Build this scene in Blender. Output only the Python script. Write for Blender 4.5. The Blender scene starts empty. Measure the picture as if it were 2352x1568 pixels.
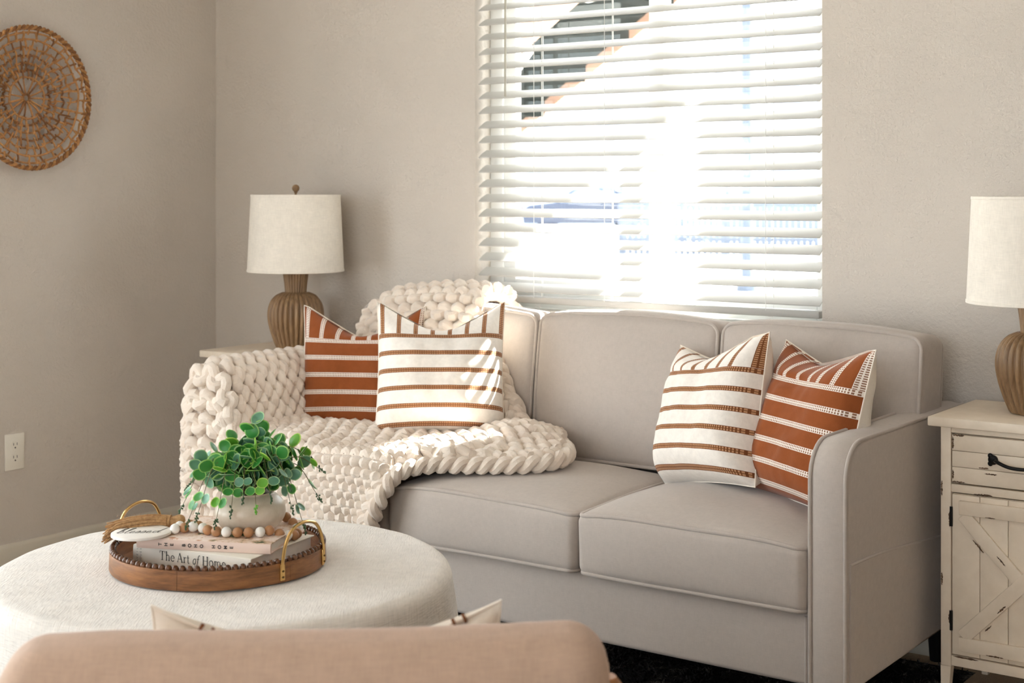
import bpy, math, random
import numpy as np
from mathutils import Vector, Matrix, noise, Euler

random.seed(7)
rng = np.random.default_rng(7)
PI = math.pi
SC = bpy.context.scene
COL = SC.collection

# ------------------------------------------------------------------ camera, sky, sun, daylight, exposure
YAW = math.radians(35.5)
cam_d = bpy.data.cameras.new('camera')
cam_d.sensor_width = 36.0
cam_d.lens = 3400 / 2352 * 36
cam_d.shift_y = -347 / 2352
cam_d.clip_start = 0.05
cam_d.clip_end = 400
cam_d.dof.use_dof = True
cam_d.dof.focus_distance = 3.3
cam_d.dof.aperture_fstop = 6.3
cam = bpy.data.objects.new('camera', cam_d)
cam.location = (3.988, -3.744, 1.20)
cam.rotation_euler = (PI / 2, 0, YAW)
COL.objects.link(cam)
SC.camera = cam

world = bpy.data.worlds.new('daylight_sky')
SC.world = world
world.use_nodes = True
bg = world.node_tree.nodes['Background']
bg.inputs['Color'].default_value = (0.90, 0.935, 1.0, 1)
bg.inputs['Strength'].default_value = 3.6

SUN_TO = Vector((0.45, 1.0, 1.05)).normalized()
sun_d = bpy.data.lights.new('sun', 'SUN')
sun_d.energy = 44.0
sun_d.angle = math.radians(0.6)
sun_d.color = (1.0, 0.965, 0.935)
sun = bpy.data.objects.new('sun', sun_d)
sun.rotation_euler = SUN_TO.to_track_quat('Z', 'Y').to_euler()
sun.location = (6, 8, 9)
COL.objects.link(sun)


def area(name, loc, rot, sx, sy, energy, color=(1, 1, 1)):
    l = bpy.data.lights.new(name, 'AREA')
    l.shape = 'RECTANGLE'
    l.size, l.size_y = sx, sy
    l.energy = energy
    l.color = color
    o = bpy.data.objects.new(name, l)
    o.location = loc
    o.rotation_euler = rot
    COL.objects.link(o)
    return o


# daylight portals: the window behind the sofa and the glazed patio door further along wall_left, plus the added rear window
side = area('patio_door_portal', (-0.07, -3.2, 1.1), (PI / 2, 0, -PI / 2), 3.0, 2.05, 1)
side.data.cycles.is_portal = True
rear = area('fill_window_portal', (3.7, -6.27, 1.4), (PI / 2, 0, 0), 2.8, 1.5, 1)
rear.data.cycles.is_portal = True
portal = area('window_portal', (1.76, 0.17, 1.45), (-PI / 2, 0, 0), 1.17, 1.22, 1)
portal.data.cycles.is_portal = True

SC.view_settings.view_transform = 'Standard'
SC.view_settings.look = 'None'
SC.view_settings.exposure = 1.12
SC.view_settings.gamma = 1.0
SC.view_settings.use_curve_mapping = False
SC.cycles.use_denoising = True
SC.cycles.max_bounces = 10
SC.cycles.diffuse_bounces = 6
SC.cycles.transparent_max_bounces = 16
SC.cycles.sample_clamp_indirect = 6.0


# ------------------------------------------------------------------ materials
def lin(r, g, b):
    def f(c):
        c /= 255.0
        return c / 12.92 if c <= 0.04045 else ((c + 0.055) / 1.055) ** 2.4
    return (f(r), f(g), f(b), 1.0)


class NT:
    def __init__(self, name):
        self.m = bpy.data.materials.new(name)
        self.m.use_nodes = True
        self.t = self.m.node_tree
        self.b = self.t.nodes['Principled BSDF']
        self.out = self.t.nodes['Material Output']

    def n(self, kind, **kw):
        nd = self.t.nodes.new(kind)
        for k, v in kw.items():
            setattr(nd, k, v)
        return nd

    def link(self, a, b):
        self.t.links.new(a, b)

    def put(self, sock, v):
        if isinstance(v, bpy.types.NodeSocket):
            self.t.links.new(v, sock)
        else:
            sock.default_value = v

    def math(self, op, a, b=None, c=None):
        nd = self.n('ShaderNodeMath', operation=op)
        self.put(nd.inputs[0], a)
        if b is not None:
            self.put(nd.inputs[1], b)
        if c is not None:
            self.put(nd.inputs[2], c)
        return nd.outputs[0]

    def mix(self, f, a, b):
        nd = self.n('ShaderNodeMix', data_type='RGBA')
        self.put(nd.inputs[0], f)
        self.put(nd.inputs[6], a)
        self.put(nd.inputs[7], b)
        return nd.outputs[2]

    def coord(self, which='Object', scale=None):
        tc = self.n('ShaderNodeTexCoord')
        o = tc.outputs[which]
        if scale is not None:
            mp = self.n('ShaderNodeMapping')
            mp.inputs['Scale'].default_value = scale
            self.link(o, mp.inputs['Vector'])
            o = mp.outputs['Vector']
        return o

    def noise(self, vec, scale, detail=3, rough=0.55):
        nd = self.n('ShaderNodeTexNoise')
        self.link(vec, nd.inputs['Vector'])
        nd.inputs['Scale'].default_value = scale
        nd.inputs['Detail'].default_value = detail
        nd.inputs['Roughness'].default_value = rough
        return nd.outputs['Fac']

    def ramp(self, fac, stops):
        nd = self.n('ShaderNodeValToRGB')
        el = nd.color_ramp.elements
        while len(el) < len(stops):
            el.new(0.5)
        for e, (p, c) in zip(el, stops):
            e.position = p
            e.color = c
        self.link(fac, nd.inputs['Fac'])
        return nd.outputs['Color']

    def bump(self, h, strength, dist):
        nd = self.n('ShaderNodeBump')
        nd.inputs['Strength'].default_value = strength
        nd.inputs['Distance'].default_value = dist
        self.link(h, nd.inputs['Height'])
        self.link(nd.outputs['Normal'], self.b.inputs['Normal'])

    def base(self, v):
        self.put(self.b.inputs['Base Color'], v)

    def rough(self, v):
        self.put(self.b.inputs['Roughness'], v)


def scale_c(c, k):
    return (min(1, c[0] * k), min(1, c[1] * k), min(1, c[2] * k), 1)


def plain(name, col, rough=0.5, metal=0.0, var=0.06, nscale=8, bump=0.0, bscale=60, bdist=0.002, spec=0.5):
    N = NT(name)
    v = N.coord()
    f = N.noise(v, nscale, 4)
    N.base(N.ramp(f, [(0.3, scale_c(col, 1 - var)), (0.7, scale_c(col, 1 + var))]))
    N.rough(rough)
    N.b.inputs['Metallic'].default_value = metal
    N.b.inputs['Specular IOR Level'].default_value = spec
    if bump:
        N.bump(N.noise(v, bscale, 4), bump, bdist)
    return N.m


def fabric(name, col, var=0.07, weave=900, bump=0.35, bdist=0.0006, mottled=40, sheen=0.2, slub=0.0):
    N = NT(name)
    v = N.coord()
    f = N.noise(v, mottled, 5, 0.7)
    a = N.coord('Object', (weave, weave * 0.12, weave * 0.12))
    b = N.coord('Object', (weave * 0.12, weave * 0.12, weave))
    na = N.noise(a, 1.0, 1)
    nb = N.noise(b, 1.0, 1)
    th = N.math('ADD', na, nb)
    h = N.math('MULTIPLY', th, 0.5)
    k = N.math('ADD', N.math('MULTIPLY', f, 0.5), N.math('MULTIPLY', h, 0.5 + slub))
    N.base(N.ramp(k, [(0.30, scale_c(col, 1 - var * 1.6)), (0.72 + slub * 0.4, scale_c(col, 1 + var))]))
    N.rough(0.92)
    N.b.inputs['Specular IOR Level'].default_value = 0.15
    N.b.inputs['Sheen Weight'].default_value = sheen
    N.b.inputs['Sheen Roughness'].default_value = 0.5
    N.bump(h, bump, bdist)
    return N.m


def wood(name, c1, c2, axis=(1, 8, 8), scale=6, rough=0.45, bump=0.1):
    N = NT(name)
    v = N.coord('Object', tuple(axis))
    n1 = N.noise(v, scale, 6, 0.65)
    n2 = N.noise(v, scale * 5, 3, 0.6)
    k = N.math('ADD', N.math('MULTIPLY', n1, 0.75), N.math('MULTIPLY', n2, 0.25))
    N.base(N.ramp(k, [(0.32, c1), (0.66, c2)]))
    N.rough(rough)
    N.bump(n2, bump, 0.001)
    return N.m


def striped(name, ground, stripe, tick, v0=0.07, step=0.133, top=0.753, ustep=0.135, half=0.017):
    N = NT(name)
    uv = N.coord('UV')
    sp = N.n('ShaderNodeSeparateXYZ')
    N.link(uv, sp.inputs[0])
    u, v = sp.outputs[0], sp.outputs[1]

    def band(c, start, st, along):
        q = N.math('SUBTRACT', N.math('FRACT', N.math('ADD', N.math('DIVIDE', N.math('SUBTRACT', c, start), st), 0.5)), 0.5)
        q = N.math('MULTIPLY', q, st / half)                    # -1..1 inside the stripe
        aq = N.math('ABSOLUTE', q)
        inside = N.math('LESS_THAN', aq, 1.0)
        rowm = N.math('MULTIPLY', N.math('GREATER_THAN', aq, 0.14), N.math('LESS_THAN', aq, 0.80))
        dash = N.math('LESS_THAN', N.math('FRACT', N.math('MULTIPLY', along, 72.0)), 0.55)
        return inside, N.math('MULTIPLY', rowm, dash)

    ih, th = band(v, v0, step, u)
    iv, tv = band(u, 0.04, ustep, v)
    istop = N.math('GREATER_THAN', v, top)
    # the line that closes the plain field is itself a stripe
    ins = N.math('ADD', N.math('MULTIPLY', iv, istop), N.math('MULTIPLY', ih, N.math('SUBTRACT', 1.0, istop)))
    tic = N.math('ADD', N.math('MULTIPLY', tv, istop), N.math('MULTIPLY', th, N.math('SUBTRACT', 1.0, istop)))
    cv = N.coord()
    mott = N.noise(cv, 60, 4, 0.7)
    g = N.ramp(mott, [(0.3, scale_c(ground, 0.92)), (0.7, scale_c(ground, 1.05))])
    s = N.mix(tic, stripe, tick)
    N.base(N.mix(ins, g, s))
    N.rough(0.93)
    N.b.inputs['Specular IOR Level'].default_value = 0.12
    N.b.inputs['Sheen Weight'].default_value = 0.15
    wv = N.noise(N.coord('Object', (900, 110, 110)), 1.0, 1)
    h = N.math('ADD', N.math('MULTIPLY', wv, 0.3), N.math('MULTIPLY', N.math('ADD', ins, tic), 0.5))
    N.bump(h, 0.5, 0.0012)
    return N.m


MAT = {}
# painted drywall with an orange-peel texture
N = NT('wall_paint')
v = N.coord()
f = N.noise(v, 3, 3)
N.base(N.ramp(f, [(0.3, lin(203, 195, 186)), (0.7, lin(208, 200, 191))]))
N.rough(0.62)
N.b.inputs['Specular IOR Level'].default_value = 0.3
N.bump(N.math('ADD', N.noise(v, 95, 3, 0.5), N.math('MULTIPLY', N.noise(v, 260, 2), 0.4)), 0.8, 0.0034)
MAT['wall'] = N.m
MAT['ceiling'] = plain('ceiling_paint', lin(236, 233, 231), 0.8, bump=0.4, bscale=80)
MAT['trim'] = plain('trim_paint', lin(205, 198, 184), 0.4, var=0.02)
MAT['white_trim'] = plain('white_paint', lin(238, 238, 234), 0.4, var=0.02)
MAT['vinyl'] = plain('white_vinyl', lin(240, 241, 240), 0.35, var=0.01)
MAT['slat'] = plain('blind_slat', lin(192, 191, 187), 0.5, var=0.01, spec=0.2)
MAT['cord'] = plain('blind_cord', lin(235, 235, 232), 0.8)
MAT['wand'] = plain('blind_wand', lin(176, 172, 158), 0.3)
MAT['carpet'] = plain('carpet_beige', lin(200, 178, 152), 0.95, var=0.12, nscale=220, bump=0.8, bscale=400, bdist=0.006, spec=0.1)
N = NT('rug_pile')
v = N.coord()
f = N.noise(v, 9, 5, 0.75)
g = N.noise(v, 120, 3, 0.7)
k = N.math('ADD', N.math('MULTIPLY', f, 0.7), N.math('MULTIPLY', g, 0.3))
N.base(N.ramp(k, [(0.42, lin(30, 28, 28)), (0.55, lin(52, 48, 46)), (0.66, lin(132, 124, 116))]))
N.rough(0.95)
N.b.inputs['Specular IOR Level'].default_value = 0.1
N.bump(g, 0.9, 0.01)
MAT['rug'] = N.m
MAT['sofa'] = fabric('sofa_grey_weave', lin(186, 176, 168), var=0.06, weave=700, mottled=60, sheen=0.25)
MAT['sofa_seam'] = fabric('sofa_seam', lin(150, 140, 132), var=0.05, weave=700)
MAT['chair'] = fabric('chair_beige_linen', lin(194, 166, 146), var=0.1, weave=420, mottled=30, sheen=0.2, slub=0.1)
MAT['otto'] = fabric('ottoman_linen', lin(224, 219, 212), var=0.10, weave=330, bump=1.0, bdist=0.0022, mottled=14, slub=0.2)
MAT['shade'] = fabric('shade_linen', lin(238, 231, 220), var=0.08, weave=420, bump=0.3, mottled=20, slub=0.12)
MAT['pillow_white'] = striped('pillow_cream_brown_stripe', lin(242, 236, 228), lin(122, 74, 44), lin(196, 150, 112))
MAT['pillow_rust'] = striped('pillow_rust_white_stripe', lin(146, 80, 42), lin(246, 236, 226), lin(150, 112, 90))
MAT['pillow_back'] = fabric('pillow_back_cream', lin(240, 231, 218), var=0.04, weave=500)
N = NT('chunky_yarn')
v = N.coord()
f = N.noise(v, 18, 4, 0.6)
g = N.noise(v, 420, 3, 0.7)
N.base(N.ramp(f, [(0.3, lin(236, 219, 203)), (0.7, lin(246, 234, 220))]))
N.rough(0.95)
N.b.inputs['Specular IOR Level'].default_value = 0.1
N.b.inputs['Sheen Weight'].default_value = 0.5
N.b.inputs['Subsurface Weight'].default_value = 0.0
N.bump(g, 0.8, 0.003)
MAT['yarn'] = N.m
# distressed white painted wood
N = NT('distressed_paint')
v = N.coord('Object', (6, 6, 14))
f = N.noise(v, 5, 6, 0.7)
fine = N.noise(N.coord(), 30, 4)
N.base(N.mix(N.math('GREATER_THAN', f, 0.79), N.ramp(fine, [(0.3, lin(232, 218, 199)), (0.7, lin(240, 227, 209))]), lin(96, 72, 50)))
N.rough(0.5)
N.bump(fine, 0.15, 0.001)
MAT['nightstand'] = N.m
MAT['chip'] = wood('bare_wood_chip', lin(70, 50, 34), lin(112, 84, 58), scale=20)
MAT['iron'] = plain('black_iron', lin(28, 27, 27), 0.4, 0.6)
MAT['gap'] = plain('dark_gap', lin(40, 34, 28), 0.9)
N = NT('lamp_carved_wood')
v = N.coord('Object', (1, 1, 0.12))
f = N.noise(v, 60, 4, 0.7)
N.base(N.ramp(f, [(0.3, lin(112, 84, 58)), (0.7, lin(166, 134, 98))]))
N.rough(0.42)
MAT['lampwood'] = N.m
MAT['traywood'] = wood('tray_mango_wood', lin(88, 52, 28), lin(158, 106, 62), axis=(2, 2, 14), scale=5, rough=0.4)
MAT['traybead'] = wood('tray_dark_bead', lin(52, 30, 18), lin(112, 70, 42), axis=(9, 9, 9), scale=9, rough=0.25)
MAT['brass'] = plain('brass', lin(214, 178, 116), 0.24, 1.0, var=0.04)
MAT['rivet'] = plain('dark_rivet', lin(92, 70, 40), 0.35, 0.9)
MAT['paper'] = plain('page_block', lin(240, 237, 230), 0.8, var=0.03, nscale=90)
MAT['book_pink'] = plain('book_blush_cover', lin(226, 202, 188), 0.5, var=0.02)
MAT['book_cream'] = plain('book_ivory_cover', lin(232, 226, 214), 0.5, var=0.02)
MAT['ink'] = plain('black_ink', lin(40, 36, 34), 0.6)
MAT['ink_grey'] = plain('grey_ink', lin(120, 116, 112), 0.6)
N = NT('botanical_cover')
v = N.coord()
f = N.noise(v, 26, 5, 0.7)
N.base(N.ramp(f, [(0.36, lin(62, 84, 48)), (0.42, lin(206, 172, 140)), (0.52, lin(236, 216, 204)), (0.60, lin(238, 224, 214)), (0.66, lin(196, 130, 84)), (0.74, lin(160, 96, 60))]))
N.rough(0.4)
MAT['book_art'] = N.m
MAT['bead_white'] = plain('white_wood_bead', lin(240, 236, 230), 0.5, var=0.03, nscale=40)
MAT['bead_brown'] = plain('brown_wood_bead', lin(176, 128, 88), 0.5, var=0.12, nscale=60)
MAT['jute'] = wood('jute_twine', lin(140, 98, 58), lin(206, 166, 118), axis=(30, 30, 30), scale=6, rough=0.9, bump=0.5)
N = NT('glazed_stoneware')
v = N.coord()
f = N.noise(v, 14, 5, 0.7)
g = N.noise(v, 300, 2)
N.base(N.ramp(f, [(0.3, lin(196, 178, 156)), (0.7, lin(224, 212, 196))]))
N.rough(0.32)
N.bump(g, 0.15, 0.0008)
MAT['pot'] = N.m
MAT['soil'] = plain('dark_soil', lin(34, 30, 26), 0.95, bump=1, bscale=150)


def leaf_mat(name, c_mid, c_edge):
    N = NT(name)
    uv = N.coord('UV')
    sp = N.n('ShaderNodeSeparateXYZ')
    N.link(uv, sp.inputs[0])
    r = sp.outputs[0]
    f = N.noise(N.coord(), 80, 3)
    mid = N.ramp(f, [(0.3, scale_c(c_mid, 0.8)), (0.7, scale_c(c_mid, 1.2))])
    N.base(N.mix(N.math('MULTIPLY', N.math('GREATER_THAN', r, 0.86), 0.85), mid, c_edge))
    N.rough(0.38)
    tr = N.n('ShaderNodeBsdfTranslucent')
    tr.inputs['Color'].default_value = scale_c(c_edge, 0.8)
    mx = N.n('ShaderNodeMixShader')
    mx.inputs[0].default_value = 0.16
    N.link(N.b.outputs[0], mx.inputs[1])
    N.link(tr.outputs[0], mx.inputs[2])
    N.link(mx.outputs[0], N.out.inputs['Surface'])
    return N.m


MAT['leaf_a'] = leaf_mat('leaf_deep_green', lin(58, 142, 62), lin(168, 214, 118))
MAT['leaf_b'] = leaf_mat('leaf_blue_green', lin(92, 146, 116), lin(172, 206, 152))
MAT['leaf_c'] = leaf_mat('leaf_bright_green', lin(108, 182, 60), lin(200, 228, 110))
MAT['stem'] = plain('plant_stem', lin(104, 92, 54), 0.6)
MAT['bud'] = plain('plant_bud', lin(62, 92, 54), 0.5)
MAT['rattan'] = wood('basket_rattan', lin(128, 82, 40), lin(204, 152, 92), axis=(8, 8, 8), scale=9, rough=0.6, bump=0.4)
MAT['rattan_dark'] = wood('basket_rattan_dark', lin(82, 48, 22), lin(158, 106, 58), axis=(8, 8, 8), scale=9, rough=0.6, bump=0.4)
MAT['outlet'] = plain('outlet_plastic', lin(236, 232, 222), 0.35, var=0.01)
MAT['slot'] = plain('outlet_slot', lin(50, 46, 42), 0.6)
MAT['chairwood'] = wood('chair_oak', lin(150, 98, 58), lin(196, 142, 94), axis=(2, 2, 12), scale=4, rough=0.4)
N = NT('window_glass')
tr = N.n('ShaderNodeBsdfTransparent')
tr.inputs['Color'].default_value = (0.96, 0.98, 0.97, 1)
gl = N.n('ShaderNodeBsdfGlossy')
gl.inputs['Roughness'].default_value = 0.02
mx = N.n('ShaderNodeMixShader')
mx.inputs[0].default_value = 0.05
N.link(tr.outputs[0], mx.inputs[1])
N.link(gl.outputs[0], mx.inputs[2])
N.link(mx.outputs[0], N.out.inputs['Surface'])
MAT['glass'] = N.m
# outdoors
MAT['ground'] = plain('pale_concrete', lin(164, 163, 160), 0.9, var=0.05, nscale=0.5)
MAT['siding'] = plain('pale_siding', lin(196, 204, 214), 0.8, var=0.04)
MAT['roofing'] = plain('grey_shingle', lin(128, 136, 148), 0.9, var=0.1)
MAT['dark_glass'] = plain('dark_window', lin(120, 136, 158), 0.15)
MAT['fence'] = plain('dark_fence', lin(84, 92, 106), 0.8, var=0.1)
MAT['carpaint'] = plain('blue_carpaint', lin(24, 40, 66), 0.25)
MAT['tyre'] = plain('tyre_rubber', lin(20, 20, 22), 0.8)
MAT['taillight'] = plain('red_lens', lin(190, 30, 24), 0.3)
MAT['cedar'] = wood('cedar_timber', lin(128, 98, 82), lin(168, 136, 118), axis=(1, 6, 6), scale=3, rough=0.7)
MAT['tread'] = plain('dark_green_tread', lin(12, 18, 17), 0.9, var=0.15, spec=0.03)
MAT['steel'] = plain('galvanised_steel', lin(64, 74, 90), 0.6, 0.0)
MAT['stucco'] = plain('stucco', lin(176, 172, 164), 0.9)
MAT['banner'] = plain('red_banner', lin(206, 70, 50), 0.7)


wood_brown = plain('stripe_brown', lin(122, 74, 44), 0.9)


# ------------------------------------------------------------------ mesh helpers
class MB:
    def __init__(self):
        self.v, self.f, self.uv, self.n = [], [], {}, 0

    def add(self, verts, faces):
        b = self.n
        verts = np.asarray(verts, float)
        self.v.append(verts)
        self.f.extend([tuple(int(i) + b for i in q) for q in faces])
        self.n += len(verts)
        return b

    def box(self, lo, hi):
        (x0, y0, z0), (x1, y1, z1) = lo, hi
        self.add([(x0, y0, z0), (x1, y0, z0), (x1, y1, z0), (x0, y1, z0), (x0, y0, z1), (x1, y0, z1), (x1, y1, z1), (x0, y1, z1)],
                 [(0, 3, 2, 1), (4, 5, 6, 7), (0, 1, 5, 4), (1, 2, 6, 5), (2, 3, 7, 6), (3, 0, 4, 7)])
        return self

    def bbox(self, lo, hi, bev=0.004, xf=None):
        """a box with chamfered edges, optionally moved by xf"""
        lo, hi = np.array(lo, float), np.array(hi, float)
        c, h = (lo + hi) / 2, (hi - lo) / 2
        b = min(bev, h.min() * 0.9)
        V, F = rounded_box(h, b, 1, 1)
        V = V + c
        if xf is not None:
            V = np.array([tuple(xf @ Vector(p)) for p in V])
        self.add(V, F)
        return self

    def tube(self, pts, r, sides=8, closed=False, cap=True):
        P = np.asarray(pts, float)
        n = len(P)
        R = np.full(n, r) if np.isscalar(r) else np.asarray(r, float)
        T = np.zeros_like(P)
        if closed:
            T = np.roll(P, -1, 0) - np.roll(P, 1, 0)
        else:
            T[1:-1] = P[2:] - P[:-2]
            T[0], T[-1] = P[1] - P[0], P[-1] - P[-2]
        T /= np.maximum(np.linalg.norm(T, axis=1, keepdims=True), 1e-12)
        ref = np.array([0, 0, 1.0]) if abs(T[0][2]) < 0.9 else np.array([1.0, 0, 0])
        nv = np.cross(T[0], ref)
        nv /= np.linalg.norm(nv)
        frames = []
        for i in range(n):
            nv = nv - T[i] * np.dot(nv, T[i])
            l = np.linalg.norm(nv)
            if l < 1e-9:
                nv = np.cross(T[i], [0.3, 0.5, 0.8])
                l = np.linalg.norm(nv)
            nv = nv / l
            frames.append(nv)
        A = np.array(frames)
        B = np.cross(T, A)
        ang = np.arange(sides) * 2 * PI / sides
        V = P[:, None, :] + R[:, None, None] * (np.cos(ang)[None, :, None] * A[:, None, :] + np.sin(ang)[None, :, None] * B[:, None, :])
        F = []
        m = n if closed else n - 1
        for i in range(m):
            j = (i + 1) % n
            for k in range(sides):
                l = (k + 1) % sides
                F.append((i * sides + k, i * sides + l, j * sides + l, j * sides + k))
        if cap and not closed:
            F.append(tuple(range(sides - 1, -1, -1)))
            F.append(tuple((n - 1) * sides + k for k in range(sides)))
        self.add(V.reshape(-1, 3), F)
        return self

    def lathe(self, prof, seg=32, axis=(0, 0, 0), rmod=None, cap=True):
        ax = np.array(axis, float)
        V, F = [], []
        for i, (r, z) in enumerate(prof):
            for k in range(seg):
                a = 2 * PI * k / seg
                rr = r if rmod is None else r * rmod(i, a)
                V.append((ax[0] + rr * math.cos(a), ax[1] + rr * math.sin(a), ax[2] + z))
        for i in range(len(prof) - 1):
            for k in range(seg):
                l = (k + 1) % seg
                F.append((i * seg + k, i * seg + l, (i + 1) * seg + l, (i + 1) * seg + k))
        if cap:
            F.append(tuple(range(seg - 1, -1, -1)))
            F.append(tuple((len(prof) - 1) * seg + k for k in range(seg)))
        self.add(V, F)
        return self

    def sphere(self, c, r, seg=12, rings=8, sc=(1, 1, 1)):
        prof = [(r * math.sin(PI * i / rings), -r * math.cos(PI * i / rings)) for i in range(rings + 1)]
        m = MB().lathe(prof, seg, cap=False)
        self.add(np.concatenate(m.v) * np.array(sc) + np.array(c), m.f)
        return self

    def prism(self, poly, y0, y1, plane='xz'):
        """polygon extruded along the third axis"""
        n = len(poly)
        V = []
        for y in (y0, y1):
            for a, b in poly:
                V.append({'xz': (a, y, b), 'yz': (y, a, b), 'xy': (a, b, y)}[plane])
        F = [tuple(range(n)), tuple(range(2 * n - 1, n - 1, -1))]
        F += [(i, i + n, (i + 1) % n + n, (i + 1) % n) for i in range(n)]
        self.add(V, F)
        return self

    def grid(self, fn, nu, nv, closed_u=False):
        V = [fn(i / (nu if closed_u else nu - 1), j / (nv - 1)) for j in range(nv) for i in range(nu)]
        F = []
        for j in range(nv - 1):
            for i in range(nu if closed_u else nu - 1):
                k = (i + 1) % nu
                F.append((j * nu + i, j * nu + k, (j + 1) * nu + k, (j + 1) * nu + i))
        return self.add(V, F)

    def mesh(self, name, smooth=True, weld=False, sharp=35):
        V = np.concatenate(self.v) if self.v else np.zeros((0, 3))
        F = self.f
        if weld:
            key = np.round(V, 6)
            _, idx, inv = np.unique(key, axis=0, return_index=True, return_inverse=True)
            inv = inv.reshape(-1)
            V = V[idx]
            F2 = []
            for q in F:
                w = []
                for i in q:
                    k = int(inv[i])
                    if k not in w:
                        w.append(k)
                if len(w) > 2:
                    F2.append(tuple(w))
            F = F2
        me = bpy.data.meshes.new(name)
        me.from_pydata([tuple(p) for p in V], [], F)
        if smooth:
            me.polygons.foreach_set('use_smooth', [True] * len(me.polygons))
            if sharp:
                me.set_sharp_from_angle(angle=math.radians(sharp))
        me.update()
        return me


def rounded_box(h, r, nseg=3, n=1):
    """box of half sizes h with edge radius r; nseg arc steps, n steps across each flat"""
    h = np.asarray(h, float)
    ax = []
    for a in range(3):
        inner = h[a] - r
        arc = [(-inner - r * math.tan((1 - i / nseg) * PI / 4)) for i in range(nseg)]
        flat = list(np.linspace(-inner, inner, n + 1))
        ax.append(np.array(arc + flat + [-x for x in arc[::-1]]))
    V, F = [], []
    for a in range(3):
        b, c = (a + 1) % 3, (a + 2) % 3
        for s in (-1, 1):
            nb, nc = len(ax[b]), len(ax[c])
            base = len(V)
            for j in range(nc):
                for i in range(nb):
                    p = np.zeros(3)
                    p[a] = s * h[a]
                    p[b], p[c] = ax[b][i], ax[c][j]
                    q = np.clip(p, -(h - r), h - r)
                    d = p - q
                    V.append(q + d / max(np.linalg.norm(d), 1e-12) * r)
            for j in range(nc - 1):
                for i in range(nb - 1):
                    q = (base + j * nb + i, base + j * nb + i + 1, base + (j + 1) * nb + i + 1, base + (j + 1) * nb + i)
                    F.append(q if s > 0 else q[::-1])
    V = np.array(V)
    key = np.round(V, 7)
    _, idx, inv = np.unique(key, axis=0, return_index=True, return_inverse=True)
    inv = inv.reshape(-1)
    F = [tuple(dict.fromkeys(int(inv[i]) for i in q)) for q in F]
    return V[idx], [q for q in F if len(q) > 2]


def obj(name, mesh, mat, parent=None, loc=None, rot=None):
    if isinstance(mesh, MB):
        mesh = mesh.mesh(name)
    o = bpy.data.objects.new(name, mesh)
    if mat is not None and not mesh.materials:
        mesh.materials.append(MAT[mat] if isinstance(mat, str) else mat)
    COL.objects.link(o)
    if parent is not None:
        o.parent = parent
    if loc is not None:
        o.location = loc
    if rot is not None:
        o.rotation_euler = rot
    return o


def tag(o, label, cat, group=None):
    o['label'] = label
    o['category'] = cat
    if group:
        o['group'] = group
    return o


def thing(name, label, cat, loc=(0, 0, 0), rot=(0, 0, 0), group=None):
    o = bpy.data.objects.new(name, None)
    COL.objects.link(o)
    o.location = loc
    o.rotation_euler = rot
    o.empty_display_size = 0.05
    return tag(o, label, cat, group)


def struct(name, mb, mat, label, cat, parent=None):
    o = obj(name, mb, mat, parent)
    o['kind'] = 'structure'
    tag(o, label, cat)
    return o


def copy_tree(o, parent=None):
    c = o.copy()
    COL.objects.link(c)
    c.parent = parent
    for ch in list(o.children):
        copy_tree(ch, c)
    return c


def catmull(pts, n):
    P = np.asarray(pts, float)
    Q = np.vstack([2 * P[0] - P[1], P, 2 * P[-1] - P[-2]])
    out = []
    m = len(P) - 1
    for k in range(n):
        t = k / (n - 1) * m
        i = min(int(t), m - 1)
        u = t - i
        p0, p1, p2, p3 = Q[i], Q[i + 1], Q[i + 2], Q[i + 3]
        out.append(0.5 * ((2 * p1) + (-p0 + p2) * u + (2 * p0 - 5 * p1 + 4 * p2 - p3) * u * u + (-p0 + 3 * p1 - 3 * p2 + p3) * u ** 3))
    return np.array(out)


def smooth01(x):
    x = max(0.0, min(1.0, x))
    return x * x * (3 - 2 * x)

# ------------------------------------------------------------------ the room
RX, RY, RH, WT = 9.0, -6.2, 2.6, 0.14
WX0, WX1, WZ0, WZ1 = 1.174, 2.347, 0.83, 2.05
struct('floor', MB().box((-WT, RY - WT, -0.12), (RX + WT, WT, 0.0)), 'carpet', 'beige carpeted floor of the living room', 'floor')
struct('ceiling', MB().box((-WT, RY - WT, RH), (RX + WT, WT, RH + 0.1)), 'ceiling', 'plain white ceiling of the room', 'ceiling')
m = MB()
m.box((0, 0, 0), (WX0, WT, RH)).box((WX1, 0, 0), (RX, WT, RH)).box((WX0, 0, 0), (WX1, WT, WZ0)).box((WX0, 0, WZ1), (WX1, WT, RH))
struct('wall_back', m, 'wall', 'textured beige wall with the blind-covered window', 'wall')
m = MB()
m.box((-WT, -1.7, 0), (0, WT, RH)).box((-WT, RY, 0), (0, -4.7, RH)).box((-WT, -4.7, 2.12), (0, -1.7, RH))
struct('wall_left', m, 'wall', 'beige wall with the woven wall basket and outlet', 'wall')
struct('wall_right', MB().box((RX, RY, 0), (RX + WT, WT, RH)), 'wall', 'plain beige wall opposite the wall basket', 'wall')
m = MB()
m.box((-WT, RY - WT, 0), (2.3, RY, RH)).box((5.1, RY - WT, 0), (RX + WT, RY, RH)).box((2.3, RY - WT, 2.15), (5.1, RY, RH)).box((2.3, RY - WT, 0), (5.1, RY, 0.65))
struct('wall_front', m, 'wall', 'beige wall with an added fill-light window behind the viewer', 'wall')


def base_profile(x):
    return [(x, 0.0), (x + 0.014, 0.0), (x + 0.014, 0.078), (x + 0.011, 0.084), (x + 0.005, 0.09), (x, 0.09)]


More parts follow.
